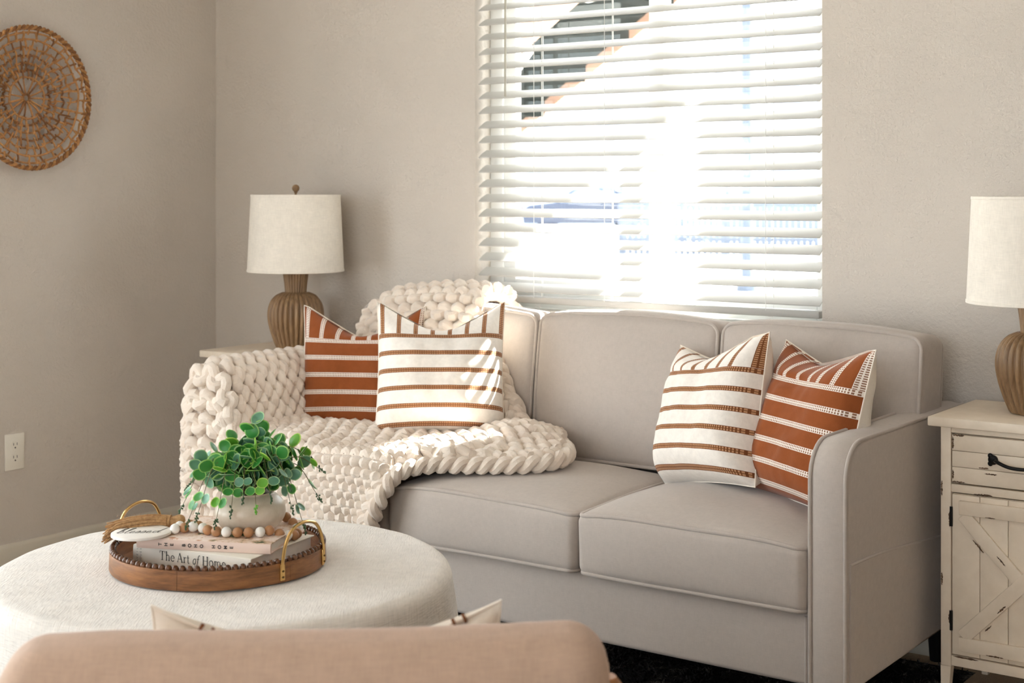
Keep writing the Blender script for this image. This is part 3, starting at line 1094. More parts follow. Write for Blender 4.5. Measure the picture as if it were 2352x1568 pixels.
# ------------------------------------------------------------------ lamps
def make_lamp(label):
    t = thing('table_lamp', label, 'lamp', (2.972, -0.2, 0.676), group='matching ribbed table lamps')
    NR = 30
    prof = [(0.052, 0.0), (0.060, 0.003), (0.066, 0.014), (0.078, 0.045), (0.088, 0.080), (0.0925, 0.110), (0.091, 0.135), (0.083, 0.160), (0.066, 0.180), (0.045, 0.190)]
    P = catmull(prof, 34)

    def rm(i, a):
        ph = (a * NR / (2 * PI)) % 1.0
        k = min(1.0, i / 3)
        return 1 - k * 0.105 * (1 - abs(math.sin(PI * ph)) ** 0.7)

    m = MB().lathe([tuple(p) for p in P], NR * 10, rmod=rm)
    obj('ribbed_body', m.mesh('ribbed_body', True, sharp=0), 'lampwood', t)
    N2 = 26

    def rm2(i, a):
        ph = (a * N2 / (2 * PI)) % 1.0
        return 1 - 0.09 * (1 - abs(math.sin(PI * ph)) ** 0.7)

    m = MB().lathe([(0.036, 0.186), (0.0355, 0.195), (0.038, 0.22), (0.0425, 0.255), (0.043, 0.258)], N2 * 8, rmod=rm2)
    obj('ribbed_neck', m.mesh('ribbed_neck', True, sharp=0), 'lampwood', t)
    obj('socket', MB().lathe([(0.014, 0.255), (0.014, 0.32), (0.012, 0.33)], 16), 'brass', t)
    hp = [(0.0, 0.0, 0.32)]
    harp = catmull([(0.012, 0, 0.30), (0.045, 0, 0.35), (0.05, 0, 0.42), (0.02, 0, 0.495), (-0.02, 0, 0.495), (-0.05, 0, 0.42), (-0.045, 0, 0.35), (-0.012, 0, 0.30)], 40)
    obj('harp', MB().tube(harp, 0.0018, 6), 'brass', t)
    m = MB()
    R0, R1, z0, z1, th = 0.158, 0.146, 0.258, 0.510, 0.0022
    m.lathe([(R0 - th, z0), (R0, z0), (R0, z0 + 0.002), (R1, z1 - 0.002), (R1, z1), (R1 - th, z1), (R0 - th, z0)], 96, cap=False)
    sh = obj('lamp_shade', m, 'shade', t)
    for r, z in ((R0, z0 + 0.004), (R1, z1 - 0.004)):
        a = np.linspace(0, 2 * PI, 97)[:-1]
        m = MB().lathe([(r - 0.0002, z - 0.004), (r + 0.0012, z - 0.003), (r + 0.0012, z + 0.003), (r - 0.0002, z + 0.004)], 96, cap=False)
        obj('shade_trim', m, 'shade', sh)
    sp = MB()
    for k in range(3):
        a = 2 * PI * k / 3 + 0.4
        sp.tube([(0, 0, 0.502), ((R1 - th) * math.cos(a), (R1 - th) * math.sin(a), 0.504)], 0.0016, 6)
    obj('shade_spider', sp, 'brass', sh)
    f = MB().lathe([(0.004, 0.495), (0.004, 0.515), (0.007, 0.518), (0.006, 0.521)], 12)
    f.sphere((0, 0, 0.531), 0.0125, 16, 12)
    obj('finial', f, 'lampwood', t)
    return t


lp = make_lamp('ribbed brown lamp with linen shade on the nightstand with the black drawer handle')
lp2 = copy_tree(lp)
lp2.location = (0.588, -0.2, 0.676)
lp2.rotation_euler = (0, 0, 0.6)
lp2['label'] = 'ribbed brown lamp with linen shade on the nightstand in the room corner'

# ------------------------------------------------------------------ outlet
ol = thing('wall_outlet', 'white double wall outlet low on the beige wall', 'outlet', (0.0, -0.857, 0.377))
obj('cover_plate', MB().bbox((0.0, -0.0355, -0.057), (0.006, 0.0355, 0.057), 0.003), 'outlet', ol)
for z in (0.020, -0.020):
    m = MB()
    pts = []
    for k in range(28):
        a = 2 * PI * k / 28
        pts.append((0.0175 * math.cos(a), max(-0.0135, min(0.0135, 0.0175 * math.sin(a)))))
    m.prism([(p, q + z) for p, q in pts], 0.006, 0.0074, 'yz')
    rc = obj('receptacle', m, 'outlet', ol)
    for y in (-0.0065, 0.0065):
        obj('slot', MB().box((0.0072, y - 0.001, z + 0.0005), (0.0077, y + 0.001, z + 0.0085)), 'slot', rc)
    obj('slot', MB().prism([(0.0026 * math.cos(a), z - 0.0068 + 0.0026 * math.sin(a)) for a in np.linspace(0, 2 * PI, 11)[:-1]], 0.0072, 0.0077, 'yz'), 'slot', rc)
sc = MB().sphere((0.006, 0, 0), 0.003, 10, 6, (0.5, 1, 1))
obj('screw', sc, 'outlet', ol)

# ------------------------------------------------------------------ woven wall basket
bk = thing('wall_basket', 'round openwork woven rattan basket hung on the wall', 'wall basket', (0.0, -0.822, 1.492))
BR = 0.228


def bp(r, a, lift=0.0):
    x = 0.012 + 0.034 * (r / BR) ** 2 + lift
    return (x, r * math.cos(a) * 0.99, r * math.sin(a))


A = np.linspace(0, 2 * PI, 241)[:-1]
for s in range(2):
    path = [bp(BR - 0.006 + 0.0042 * math.cos(a * 46 + s * PI), a, 0.0042 * math.sin(a * 46 + s * PI)) for a in A]
    obj('rim_strand', MB().tube(path, 0.0052, 7, True), 'rattan_dark' if s else 'rattan', bk)
rings = [0.206, 0.184, 0.158, 0.134, 0.110, 0.088, 0.066, 0.013]
for i, r in enumerate(rings):
    if i in (1, 6):
        path = [bp(r + 0.002 * noise.noise(Vector((a * 3, i, 0))), a, 0.004 + 0.002 * math.sin(a * 9)) for a in A]
        obj('ring', MB().tube(path, 0.0034, 7, True), 'rattan', bk)
    elif i == 7:
        path = [bp(r, a, 0.002) for a in A[::6]]
        obj('hub_ring', MB().tube(path, 0.0045, 7, True), 'rattan_dark', bk)
    else:
        path = [bp(r + 0.006 * noise.noise(Vector((math.cos(a) * 3, math.sin(a) * 3, i * 7))), a, 0.005 * math.sin(a * (21 + 2 * i) + i)) for a in A]
        obj('ring', MB().tube(path, 0.0034, 6, True), 'rattan_dark' if i % 2 else 'rattan', bk)
bounds = [(0.222, 0.200, 34), (0.208, 0.182, 34), (0.186, 0.152, 38), (0.164, 0.128, 36), (0.138, 0.104, 32), (0.114, 0.084, 28), (0.092, 0.062, 24), (0.068, 0.012, 15)]
for bi, (ra, rb, n) in enumerate(bounds):
    for k in range(n):
        a = 2 * PI * (k + random.uniform(-0.28, 0.28)) / n
        da = random.uniform(-0.35, 0.35) * 2 * PI / n if bi else random.uniform(-0.12, 0.12) * 2 * PI / n
        mid = (ra + rb) / 2
        l0, l1 = random.uniform(-0.003, 0.004), random.uniform(0.002, 0.007)
        if bi == 7:
            da *= 0.2
        path = [bp(ra + 0.002, a, l0), bp(mid, a + da * 0.5, l1), bp(rb - 0.002, a + da, l0)]
        rad = random.uniform(0.0026, 0.0040)
        obj('spoke', MB().tube(catmull(path, 6), rad, 6), random.choice(('rattan', 'rattan', 'rattan_dark')), bk)

# ------------------------------------------------------------------ throw pillows
def make_pillow(name, label, center, right, up, W, H, T, mat, dip=0.075, dipw=0.5, fold=0.5, seed=0, group='striped throw pillows', sagx=0.0):
    r = Vector(right).normalized()
    u = Vector(up)
    u = (u - r * u.dot(r)).normalized()
    b = u.cross(r)                                  # local y: from front to back
    M = Matrix((r, b, u)).transposed().to_4x4()
    base = Vector(center) - u * (H / 2)
    t = thing(name, label, 'pillow', base, M.to_euler(), group)
    n = 41

    def pos(p, q, side):
        # p,q in -1..1
        ex = 1 - 0.045 * (1 - q * q)
        ez = 1 - 0.05 * (1 - p * p)
        x = W / 2 * p * ex
        z = H / 2 * q * ez
        env = max(0.0, (1 - p ** 4) * (1 - q ** 4)) ** 0.55
        th = T / 2 * env * (1.0 - 0.28 * q)
        # chopped top: the upper edge sinks in the middle and leans back
        k = max(0.0, min(1.0, (q - fold + 0.06) / (1.06 - fold)))
        k = k * k * (1.6 - 0.6 * k)
        tri = max(0.0, 1 - math.sqrt(((p - sagx) / (dipw * 2.1)) ** 2 + 0.012))
        d = dip * tri * k
        z -= d
        y = side * th
        if side < 0:
            lean = smooth01((q - fold + 0.1) / 0.6)
            y += 0.030 * lean * (1 - p * p)
            y += 0.010 * math.exp(-((q - fold) / 0.08) ** 2) * math.exp(-((p - sagx) / 0.6) ** 2)
        w = noise.noise(Vector((p * 2.3 + seed, q * 2.3, side * 2.0 + seed * 1.7)))
        w2 = noise.noise(Vector((p * 6 + seed, q * 5, side * 3.0)))
        y += side * env * (0.010 * w + 0.004 * w2)
        return (x, y, z + H / 2)

    for side, nm, mt in ((-1, 'front_cover', mat), (1, 'back_cover', 'pillow_back')):
        m = MB()
        m.grid(lambda a, c: pos(a * 2 - 1, c * 2 - 1, side), n, n)
        if side > 0:
            m.f = [q[::-1] for q in m.f]
        me = m.mesh(nm, True, sharp=0)
        uvl = me.uv_layers.new(name='UVMap')
        co = [(i % n / (n - 1), i // n / (n - 1)) for i in range(n * n)]
        dat = np.array([co[l.vertex_index] for l in me.loops], dtype=np.float32)
        uvl.data.foreach_set('uv', dat.ravel())
        obj(nm, me, mt, t)
    edge = []
    for k in range(4 * 24):
        s_, f_ = divmod(k, 24)
        v_ = -1 + 2 * f_ / 24
        p, q = ((v_, -1), (1, v_), (-v_, 1), (-1, -v_))[s_]
        edge.append(pos(p, q, -1))
    obj('seam', MB().tube(edge, 0.0022, 6, True), 'pillow_back', t)
    return t


make_pillow('throw_pillow', 'cream pillow with brown woven stripes against the rust pillow at the bare sofa arm',
            (2.252, -0.430, 0.650), (0.284, -0.115, 0.045), (0.085, 0.06, 0.345), 0.345, 0.375, 0.20, 'pillow_white', 0.050, 0.45, 0.47, 1, None, -0.3)
make_pillow('throw_pillow', 'rust pillow with white woven stripes resting against the bare sofa arm',
            (2.535, -0.485, 0.650), (0.295, -0.19, 0.0), (0.075, 0.06, 0.36), 0.37, 0.39, 0.165, 'pillow_rust', 0.05, 0.5, 0.47, 2, None, -0.2)
make_pillow('throw_pillow', 'cream pillow with brown woven stripes sunlit on the knitted throw',
            (1.425, -0.495, 0.700), (0.28, 0.20, 0.0), (-0.03, 0.075, 0.335), 0.36, 0.38, 0.20, 'pillow_white', 0.088, 0.46, 0.47, 3, None, 0.0)
make_pillow('throw_pillow', 'rust pillow with white woven stripes beside the lamp, on the knitted throw',
            (1.075, -0.425, 0.662), (0.30, 0.16, 0.0), (0.0, 0.06, 0.35), 0.37, 0.39, 0.15, 'pillow_rust', 0.098, 0.46, 0.47, 4, None, 0.0)

# ------------------------------------------------------------------ chunky knitted throw
throw = thing('knitted_throw', 'cream chunky knitted throw draped over the sofa arm and seat', 'throw', (1.2, -0.6, 0.45))
TO = np.array([1.2, -0.6, 0.45])


def resample(poly, n):
    P = catmull(poly, 400)
    L = np.concatenate([[0], np.cumsum(np.linalg.norm(np.diff(P, axis=0), axis=1))])
    s_ = np.linspace(0, L[-1], n)
    return np.stack([np.interp(s_, L, P[:, i]) for i in range(P.shape[1])], 1), L[-1]


def bil(G, s_, t_):
    """bilinear look-up in a grid of points; s_ along axis 1, t_ along axis 0, both 0..1"""
    nt, ns_ = G.shape[:2]
    a = np.clip(s_, 0, 1) * (ns_ - 1)
    b = np.clip(t_, 0, 1) * (nt - 1)
    i = np.minimum(a.astype(int), ns_ - 2)
    j = np.minimum(b.astype(int), nt - 2)
    fa, fb = (a - i)[:, None], (b - j)[:, None]
    return (G[j, i] * (1 - fa) + G[j, i + 1] * fa) * (1 - fb) + (G[j + 1, i] * (1 - fa) + G[j + 1, i + 1] * fa) * fb


def knit(G, wales, courses, rad, name, amp=0.012):
    """stockinette loops of yarn laid over the point grid G (rows = courses)"""
    du = np.gradient(G, axis=1)
    dv = np.gradient(G, axis=0)
    Nn = np.cross(du, dv)
    Nn /= np.maximum(np.linalg.norm(Nn, axis=2, keepdims=True), 1e-9)
    per = 20
    for c in range(courses):
        th = np.linspace(0, 2 * PI * wales, wales * per + 1)
        x = th / (2 * PI) + 0.19 * np.sin(2 * th)
        y = c + 0.5 + 0.78 * np.cos(th)
        z = np.cos(2 * th)
        jx = np.array([0.05 * noise.noise(Vector((q * 0.9, c * 1.7, 3.3))) for q in x])
        s_ = (x + jx) / wales
        t_ = (y + 0.8) / (courses + 1.6)
        P = bil(G, s_, t_)
        Q = bil(Nn, s_, t_)
        Q /= np.maximum(np.linalg.norm(Q, axis=1, keepdims=True), 1e-9)
        P = P + Q * (amp * z)[:, None]
        fat = rad * (1 + 0.10 * np.array([noise.noise(Vector((q * 2.1, c * 3.0, 9.0))) for q in x]))
        obj('yarn_row', MB().tube(P - TO, fat, 10), 'yarn', name)


# over the arm, the seat and down the front
prof = [(0.788, 0.40), (0.784, 0.52), (0.786, 0.62), (0.798, 0.682), (0.845, 0.700), (0.893, 0.690), (0.925, 0.64), (0.940, 0.57), (0.975, 0.512),
        (1.08, 0.500), (1.22, 0.508), (1.38, 0.503), (1.50, 0.497), (1.64, 0.503), (1.76, 0.503), (1.86, 0.495)]
NS, NTT = 160, 110
pr, plen = resample(prof, NS)
rows = []
for j in range(NTT):
    t_ = j / (NTT - 1)
    row = []
    for i in range(NS):
        X_, Z_ = pr[i]
        if t_ < 0.62:
            y = -0.27 + (t_ / 0.62) * (-0.80 + 0.27)
            hang = 0.0
        else:
            y = -0.80
            hang = (t_ - 0.62) / 0.38
        # right-hand edge of the throw slants across the seat
        yk = [(-0.27, 1.66), (-0.40, 1.77), (-0.52, 1.85), (-0.62, 1.83), (-0.70, 1.72), (-0.80, 1.53)]
        xr = np.interp(-y, [-q for q, _ in yk], [w for _, w in yk]) - 0.10 * hang
        if X_ > 0.975:
            X2 = 0.975 + (X_ - 0.975) * (xr - 0.975) / (1.86 - 0.975)
        else:
            X2 = X_
        crown = 0.012 * (1 - ((y + 0.54) / 0.27) ** 2) if X_ > 0.97 else 0.0
        z = Z_ + crown
        if hang > 0:
            r = 0.035
            arc = r * PI / 2
            ztop = z
            L = max(0.05, ztop - 0.20)
            d_ = hang * L
            if d_ < arc:
                a = d_ / r
                y = -0.80 - r * math.sin(a)
                z = ztop - r * (1 - math.cos(a))
            else:
                y = -0.80 - r - 0.012 * math.sin(X_ * 17) * min(1, (d_ - arc) * 6)
                z = ztop - r - (d_ - arc)
            X2 += 0.012 * hang * math.sin(X_ * 9)
        else:
            # loose folds on the seat
            f = smooth01((X_ - 1.0) / 0.25)
            z += f * (0.010 * math.sin(X2 * 13 + y * 9) + 0.012 * noise.noise(Vector((X2 * 5, y * 6, 1.1))))
            z += 0.042 * math.exp(-((X2 - 1.66) / 0.13) ** 2 - ((y + 0.47) / 0.13) ** 2)
            z += 0.02 * math.exp(-((X2 - 1.30) / 0.2) ** 2 - ((y + 0.66) / 0.08) ** 2)
        row.append((X2, y, z))
    rows.append(row)
G = np.array(rows)[:, ::-1]           # run from the seat edge to the arm so the normals face out
knit(G, 27, 18, 0.0155, throw, 0.0145)

# up over the back cushion behind the pillows
bprof = [(-0.075, 0.79), (-0.085, 0.855), (-0.13, 0.885), (-0.20, 0.892), (-0.262, 0.868), (-0.300, 0.80), (-0.325, 0.70), (-0.345, 0.60), (-0.36, 0.53)]
bpr, _ = resample(bprof, 70)
rows = []
for j, (y, z) in enumerate(bpr):
    row = []
    xr = np.interp(z, [0.5, 0.6, 0.68, 0.8, 0.9], [1.68, 1.60, 1.52, 1.43, 1.38])
    xl = 0.955
    for i in range(60):
        a = i / 59
        X_ = xl + (xr - xl) * a
        zz = z + 0.010 * math.sin(X_ * 11) - 0.055 * smooth01((1.06 - X_) / 0.14) * smooth01((z - 0.6) / 0.3)
        row.append((X_, y, zz))
    rows.append(row)
G = np.array(rows)
G = G[:, ::-1]
knit(G, 9, 10, 0.0165, throw, 0.014)

# thick braided border along the loose edge
border = [(1.455, -0.315, 0.735), (1.515, -0.335, 0.66), (1.55, -0.355, 0.60), (1.61, -0.375, 0.548), (1.69, -0.40, 0.522), (1.78, -0.44, 0.512), (1.845, -0.51, 0.508), (1.85, -0.585, 0.505),
          (1.80, -0.645, 0.502), (1.70, -0.705, 0.500), (1.60, -0.76, 0.498), (1.535, -0.815, 0.478), (1.505, -0.848, 0.42), (1.47, -0.852, 0.33), (1.44, -0.852, 0.22)]
bp_, bl_ = resample(border, 240)
T_ = np.gradient(bp_, axis=0)
T_ /= np.linalg.norm(T_, axis=1, keepdims=True)
side = np.cross(T_, np.array([0.15, -0.35, 0.9]))
side /= np.linalg.norm(side, axis=1, keepdims=True)
upv = np.cross(side, T_)
ph = np.linspace(0, 2 * PI * bl_ / 0.105, 240)
for k in range(3):
    a = ph + 2 * PI * k / 3
    P = bp_ + side * (0.021 * np.sin(a))[:, None] + upv * (0.011 * np.sin(2 * a) + 0.002)[:, None]
    obj('border_strand', MB().tube(P - TO, 0.0145, 8), 'yarn', throw)

# ------------------------------------------------------------------ ottoman
OC = (1.882, -1.750, 0.0)
OR_, OH = 0.442, 0.48
ot = thing('round_ottoman', 'large round ottoman draped in pale linen holding the wooden tray', 'ottoman', OC, (0, 0, YAW))
NA = 180
prof = []
for r in (0.0, 0.06, 0.12, 0.18, 0.24, 0.30, 0.34, 0.375, 0.405):
    prof.append((r, OH))
er = 0.030
for i in range(1, 9):
    a = PI / 2 * i / 8
    prof.append((OR_ - er + er * math.sin(a), OH - er + er * math.cos(a)))
for z in np.linspace(OH - er - 0.02, 0.032, 18):
    prof.append((OR_, z))


def cover(i, k):
    r, z = prof[i]
    a = 2 * PI * k / NA
    dn = max(0.0, (OH - er - z) / (OH - er))
    wob = math.sin(5 * a + 1.2) * 0.5 + math.sin(9 * a + 0.4 + 1.5 * dn) * 0.7 + 0.6 * math.sin(15 * a + 2.0)
    fold = 0.020 * dn ** 0.8 * wob + 0.035 * dn
    # a deeper overlapping fold where the cloth gathers towards the sofa side
    g = math.exp(-((((a + 0.20 + PI) % (2 * PI)) - PI) / 0.10) ** 2)
    fold += 0.030 * g * dn ** 0.5
    g2 = math.exp(-((((a + 0.04 + PI) % (2 * PI)) - PI) / 0.07) ** 2)
    fold -= 0.012 * g2 * dn ** 0.5
    rr = r + fold
    zz = z + (0.0025 * noise.noise(Vector((r * 9 * math.cos(a), r * 9 * math.sin(a), 0))) if i else 0)
    return (rr * math.cos(a), rr * math.sin(a), zz)


V = [cover(i, k) for i in range(len(prof)) for k in range(NA)]
F = [(i * NA + k, i * NA + (k + 1) % NA, (i + 1) * NA + (k + 1) % NA, (i + 1) * NA + k) for i in range(len(prof) - 1) for k in range(NA)]
F = [q[::-1] for q in F]
m = MB()
m.add(V, F)
obj('linen_cover', m.mesh('linen_cover', True, sharp=0), 'otto', ot)
obj('cushioned_body', MB().lathe([(0.36, 0.06), (0.405, 0.08), (0.405, 0.44), (0.36, 0.462)], 64), 'chair', ot)
for k in range(4):
    a = PI / 4 + k * PI / 2
    obj('leg', MB().lathe([(0.016, 0.0215), (0.022, 0.06)], 12, (0.30 * math.cos(a), 0.30 * math.sin(a), 0)), 'chairwood', ot)

# ------------------------------------------------------------------ tray (its own axes: x across, y away)
TC = (1.874, -1.7515, 0.4835)
tr = thing('wooden_tray', 'round wooden tray with beaded rim and brass handles on the ottoman', 'tray', TC, (0, 0, YAW))
R = 0.204
obj('tray_floor', MB().lathe([(0.0, 0.0), (R - 0.012, 0.0), (R - 0.012, 0.008), (0.0, 0.008)], 72, cap=False), 'traywood', tr)
NSEG = 6
for k in range(NSEG):          # the rim is bent up from several strips
    a0, a1 = 2 * PI * k / NSEG + 0.35, 2 * PI * (k + 1) / NSEG + 0.35 - 0.004
    q = []
    n = 18
    V = []
    for i in range(n + 1):
        a = a0 + (a1 - a0) * i / n
        for r, z in ((R - 0.012, 0.0), (R, 0.0), (R + 0.001, 0.003), (R, 0.0355), (R - 0.012, 0.0355)):
            V.append((r * math.cos(a), r * math.sin(a), z))
    F = []
    for i in range(n):
        for j in range(5):
            l = (j + 1) % 5
            F.append((i * 5 + j, (i + 1) * 5 + j, (i + 1) * 5 + l, i * 5 + l))
    F += [(0, 1, 2, 3, 4), tuple(n * 5 + j for j in (4, 3, 2, 1, 0))]
    mm = MB()
    mm.add(V, [f[::-1] for f in F])
    obj('rim_strip', mm, 'traywood', tr)
bead = MB().sphere((0, 0, 0), 0.0066, 10, 7).mesh('rim_bead')
bead.materials.append(MAT['traybead'])
NB = 92
for k in range(NB):
    a = 2 * PI * k / NB
    obj('rim_bead', bead, None, tr, ((R - 0.006) * math.cos(a), (R - 0.006) * math.sin(a), 0.0378))
for ac in (math.radians(-27), math.radians(153)):
    half = math.radians(18.5)
    def hpnt(f, z, out=0.003):
        a = ac + f * half
        return ((R + out) * math.cos(a), (R + out) * math.sin(a), z)
    e0, e1 = np.array(hpnt(-1, 0.010)), np.array(hpnt(1, 0.010))
    path = [hpnt(-1, 0.008), hpnt(-1, 0.032)]
    mid = [(-0.97, 0.046), (-0.84, 0.070), (-0.55, 0.090), (0, 0.098), (0.55, 0.090), (0.84, 0.070), (0.97, 0.046)]
    for f, z in mid:
        p = e0 * (1 - f) / 2 + e1 * (1 + f) / 2
        path.append((p[0], p[1], z))
    path += [hpnt(1, 0.032), hpnt(1, 0.008)]
    hd = obj('brass_handle', MB().tube(catmull(path, 60), 0.0032, 8), 'brass', tr)
    for f in (-1, 1):
        a = ac + f * half
        xf = Matrix.Rotation(a, 4, 'Z')
        obj('handle_plate', MB().bbox((R, -0.0055, 0.004), (R + 0.0045, 0.0055, 0.034), 0.0018, xf), 'brass', hd)
        for z in (0.011, 0.022):
            c_ = xf @ Vector((R + 0.0045, 0, z))
            obj('rivet', MB().sphere(tuple(c_), 0.0028, 8, 6), 'rivet', hd)

# ------------------------------------------------------------------ lettering helpers
def ribbon(m, pts, w, z=0.0):
    P = np.asarray(pts, float)
    T = np.gradient(P, axis=0)
    T /= np.maximum(np.linalg.norm(T, axis=1, keepdims=True), 1e-9)
    Nn = np.stack([-T[:, 1], T[:, 0]], 1)
    W = np.full(len(P), w) if np.isscalar(w) else np.asarray(w)
    A_, B_ = P + Nn * W[:, None] / 2, P - Nn * W[:, None] / 2
    V = [(a[0], a[1], z) for a in A_] + [(b[0], b[1], z) for b in B_]
    n = len(P)
    m.add(V, [(i, n + i, n + i + 1, i + 1) for i in range(n - 1)])


def arc(cx, cy, rx, ry, a0, a1, n=20):
    return [(cx + rx * math.cos(math.radians(a0 + (a1 - a0) * i / n)), cy + ry * math.sin(math.radians(a0 + (a1 - a0) * i / n))) for i in range(n + 1)]


TK, TN = 0.105, 0.05
SERIF = {
    'T': (0.74, [([(.34, .02), (.34, .97)], TK), ([(0, .97), (.68, .97)], TN), ([(.02, .98), (.0, .78)], TN), ([(.66, .98), (.68, .78)], TN), ([(.2, .02), (.48, .02)], TN)]),
    'h': (0.66, [([(.13, .02), (.13, 1.0)], TK), ([(.02, .98), (.14, 1.0)], TN), (arc(.31, .40, .18, .22, 160, 0), 0.075), ([(.49, .42), (.49, .02)], TK), ([(.02, .02), (.24, .02)], TN), ([(.38, .02), (.6, .02)], TN)]),
    'e': (0.56, [(arc(.27, .31, .22, .30, 5, 320), 0.085), ([(.07, .36), (.48, .36)], TN)]),
    'A': (0.80, [([(.08, .02), (.37, .98)], TN), ([(.36, 1.0), (.68, .02)], TK), ([(.17, .36), (.56, .36)], TN), ([(0, .02), (.18, .02)], TN), ([(.56, .02), (.80, .02)], TN)]),
    'r': (0.44, [([(.13, .02), (.13, .6)], TK), ([(.02, .6), (.14, .62)], TN), (arc(.30, .42, .16, .18, 170, 50), 0.07), ([(.02, .02), (.26, .02)], TN)]),
    't': (0.40, [([(.15, .85), (.15, .16)] + arc(.26, .14, .11, .13, 180, 300), 0.08), ([(0, .6), (.34, .6)], TN)]),
    'o': (0.62, [(arc(.29, .31, .24, .30, 0, 360, 28), 0.085)]),
    'q': (0.52, [(arc(.25, .30, .18, .29, 0, 360, 28), 0.07)]),
    'f': (0.50, [([(-.10, -.28), (.0, -.27), (.09, -.1), (.22, .55), (.30, .88), (.40, .99), (.52, .95)], 0.075), ([(.06, .58), (.40, .58)], TN)]),
    'H': (0.84, [([(.14, .02), (.14, .97)], TK), ([(.66, .02), (.66, .97)], TK), ([(.14, .5), (.66, .5)], TN)] + [([(c_ - .12, y_), (c_ + .12, y_)], TN) for c_ in (.14, .66) for y_ in (.02, .97)]),
    'm': (0.98, [([(.13, .02), (.13, .6)], TK), ([(.02, .6), (.14, .62)], TN), (arc(.29, .40, .16, .21, 160, 0), 0.07), ([(.45, .42), (.45, .02)], TK), (arc(.62, .40, .17, .21, 160, 0), 0.07), ([(.79, .42), (.79, .02)], TK)] + [([(c_ - .1, .02), (c_ + .1, .02)], TN) for c_ in (.13, .45, .79)]),
}


def serif_text(s_, h, track=0.04):
    m = MB()
    x = 0.0
    for ch in s_:
        if ch == ' ':
            x += 0.26
            continue
        ad, strokes = SERIF[ch]
        sl = 0.22 if ch == 'q' else 0.0
        for pts, w in strokes:
            if len(pts) == 2:
                (x0, y0), (x1, y1) = pts
                pts = [(x0 + (x1 - x0) * i / 3, y0 + (y1 - y0) * i / 3) for i in range(4)]
            ribbon(m, [((x + px + sl * py) * h, py * h) for px, py in pts], w * h)
        x += ad + track
    return m, x * h


def sans_char(ch, h, offset=0.0):
    cu = bpy.data.curves.new('glyph', 'FONT')
    cu.body = ch
    cu.size = h / 0.7
    cu.align_x, cu.align_y = 'CENTER', 'CENTER'
    cu.offset = offset
    o = bpy.data.objects.new('glyph', cu)
    COL.objects.link(o)
    dg = bpy.context.evaluated_depsgraph_get()
    me = bpy.data.meshes.new_from_object(o.evaluated_get(dg))
    V = np.array([tuple(v_.co) for v_ in me.vertices]) if len(me.vertices) else np.zeros((0, 3))
    F = [tuple(p_.vertices) for p_ in me.polygons]
    bpy.data.objects.remove(o)
    bpy.data.curves.remove(cu)
    bpy.data.meshes.remove(me)
    return V, F


def make_book(name, label, corner, ang, L, W, Hh, cover_mat, top_mat, z0):
    """spine along local x (front side), pages towards local +y; corner = front left corner in tray axes"""
    c_, s_ = math.cos(YAW), math.sin(YAW)
    wx = TC[0] + c_ * corner[0] - s_ * corner[1]
    wy = TC[1] + s_ * corner[0] + c_ * corner[1]
    t = thing(name, label, 'book', (wx, wy, z0), (0, 0, YAW + ang))
    ct = 0.0022
    obj('page_block', MB().bbox((0.004, 0.004, ct), (L - 0.005, W - 0.005, Hh - ct), 0.0005), 'paper', t)
    obj('back_board', MB().bbox((0, 0, 0), (L, W, ct), 0.0006), cover_mat, t)
    obj('front_board', MB().bbox((0, 0, Hh - ct), (L, W, Hh), 0.0006), top_mat, t)
    m = MB()
    pts = [(-0.0015, 0.001)] + [(-0.0015 - 0.0015 * math.sin(PI * k / 8), 0.001 + (Hh - 0.002) * k / 8) for k in range(1, 8)] + [(-0.0015, Hh - 0.001), (0.003, Hh - 0.0005), (0.003, 0.0005)]
    m.prism(pts, 0, L, 'yz')
    sp = obj('spine', m.mesh('spine', True, sharp=30), cover_mat, t)
    return t, sp


BL = 0.27
b1, sp1 = make_book('large_book', 'ivory hardcover book with serif spine title at the bottom of the tray', (-0.155, -0.034), math.atan2(-0.116, 0.243), BL, 0.208, 0.036, 'book_cream', 'book_cream', TC[2] + 0.0085)
m, wd = serif_text('The Art qf Home', 0.0172)
V = np.concatenate(m.v)
m.v = [np.stack([V[:, 0] + 0.064, np.full(len(V), -0.0036), V[:, 1] + 0.0135], 1)]
obj('spine_title', m.mesh('spine_title', False), 'ink', sp1)
mm = MB()
for li, word in enumerate(('AVEIL', 'HOUES')):
    for ci, ch in enumerate(word):
        V, F = sans_char(ch, 0.0042)
        if len(V):
            mm.add(np.stack([-V[:, 1] + 0.011 + li * 0.008, np.full(len(V), -0.0036), V[:, 0] + 0.006 + ci * 0.0058], 1), F)
obj('spine_author', mm.mesh('spine_author', False), 'ink_grey', sp1)
b2, sp2 = make_book('art_book', 'blush pink hardcover book with botanical cover under the potted plant', (-0.141, -0.066), math.atan2(-0.0515, 0.26), 0.265, 0.20, 0.0195, 'book_pink', 'book_art', TC[2] + 0.0085 + 0.0362)
mm = MB()
for k, ch in enumerate('THE BOHO HOME'):
    if ch == ' ':
        continue
    V, F = sans_char(ch, 0.0062, 0.0003)
    x = 0.048 + k * 0.0118
    mm.add(np.stack([-V[:, 1] + x, np.full(len(V), -0.0037), V[:, 0] + 0.0098], 1), F)
obj('spine_title', mm.mesh('spine_title', False), 'ink', sp2)
ZB = TC[2] + 0.0085 + 0.0362 + 0.0195     # top of the upper book

# ------------------------------------------------------------------ potted plant
def tray_pt(x, y, z):
    c_, s_ = math.cos(YAW), math.sin(YAW)
    return (TC[0] + c_ * x - s_ * y, TC[1] + s_ * x + c_ * y, z)


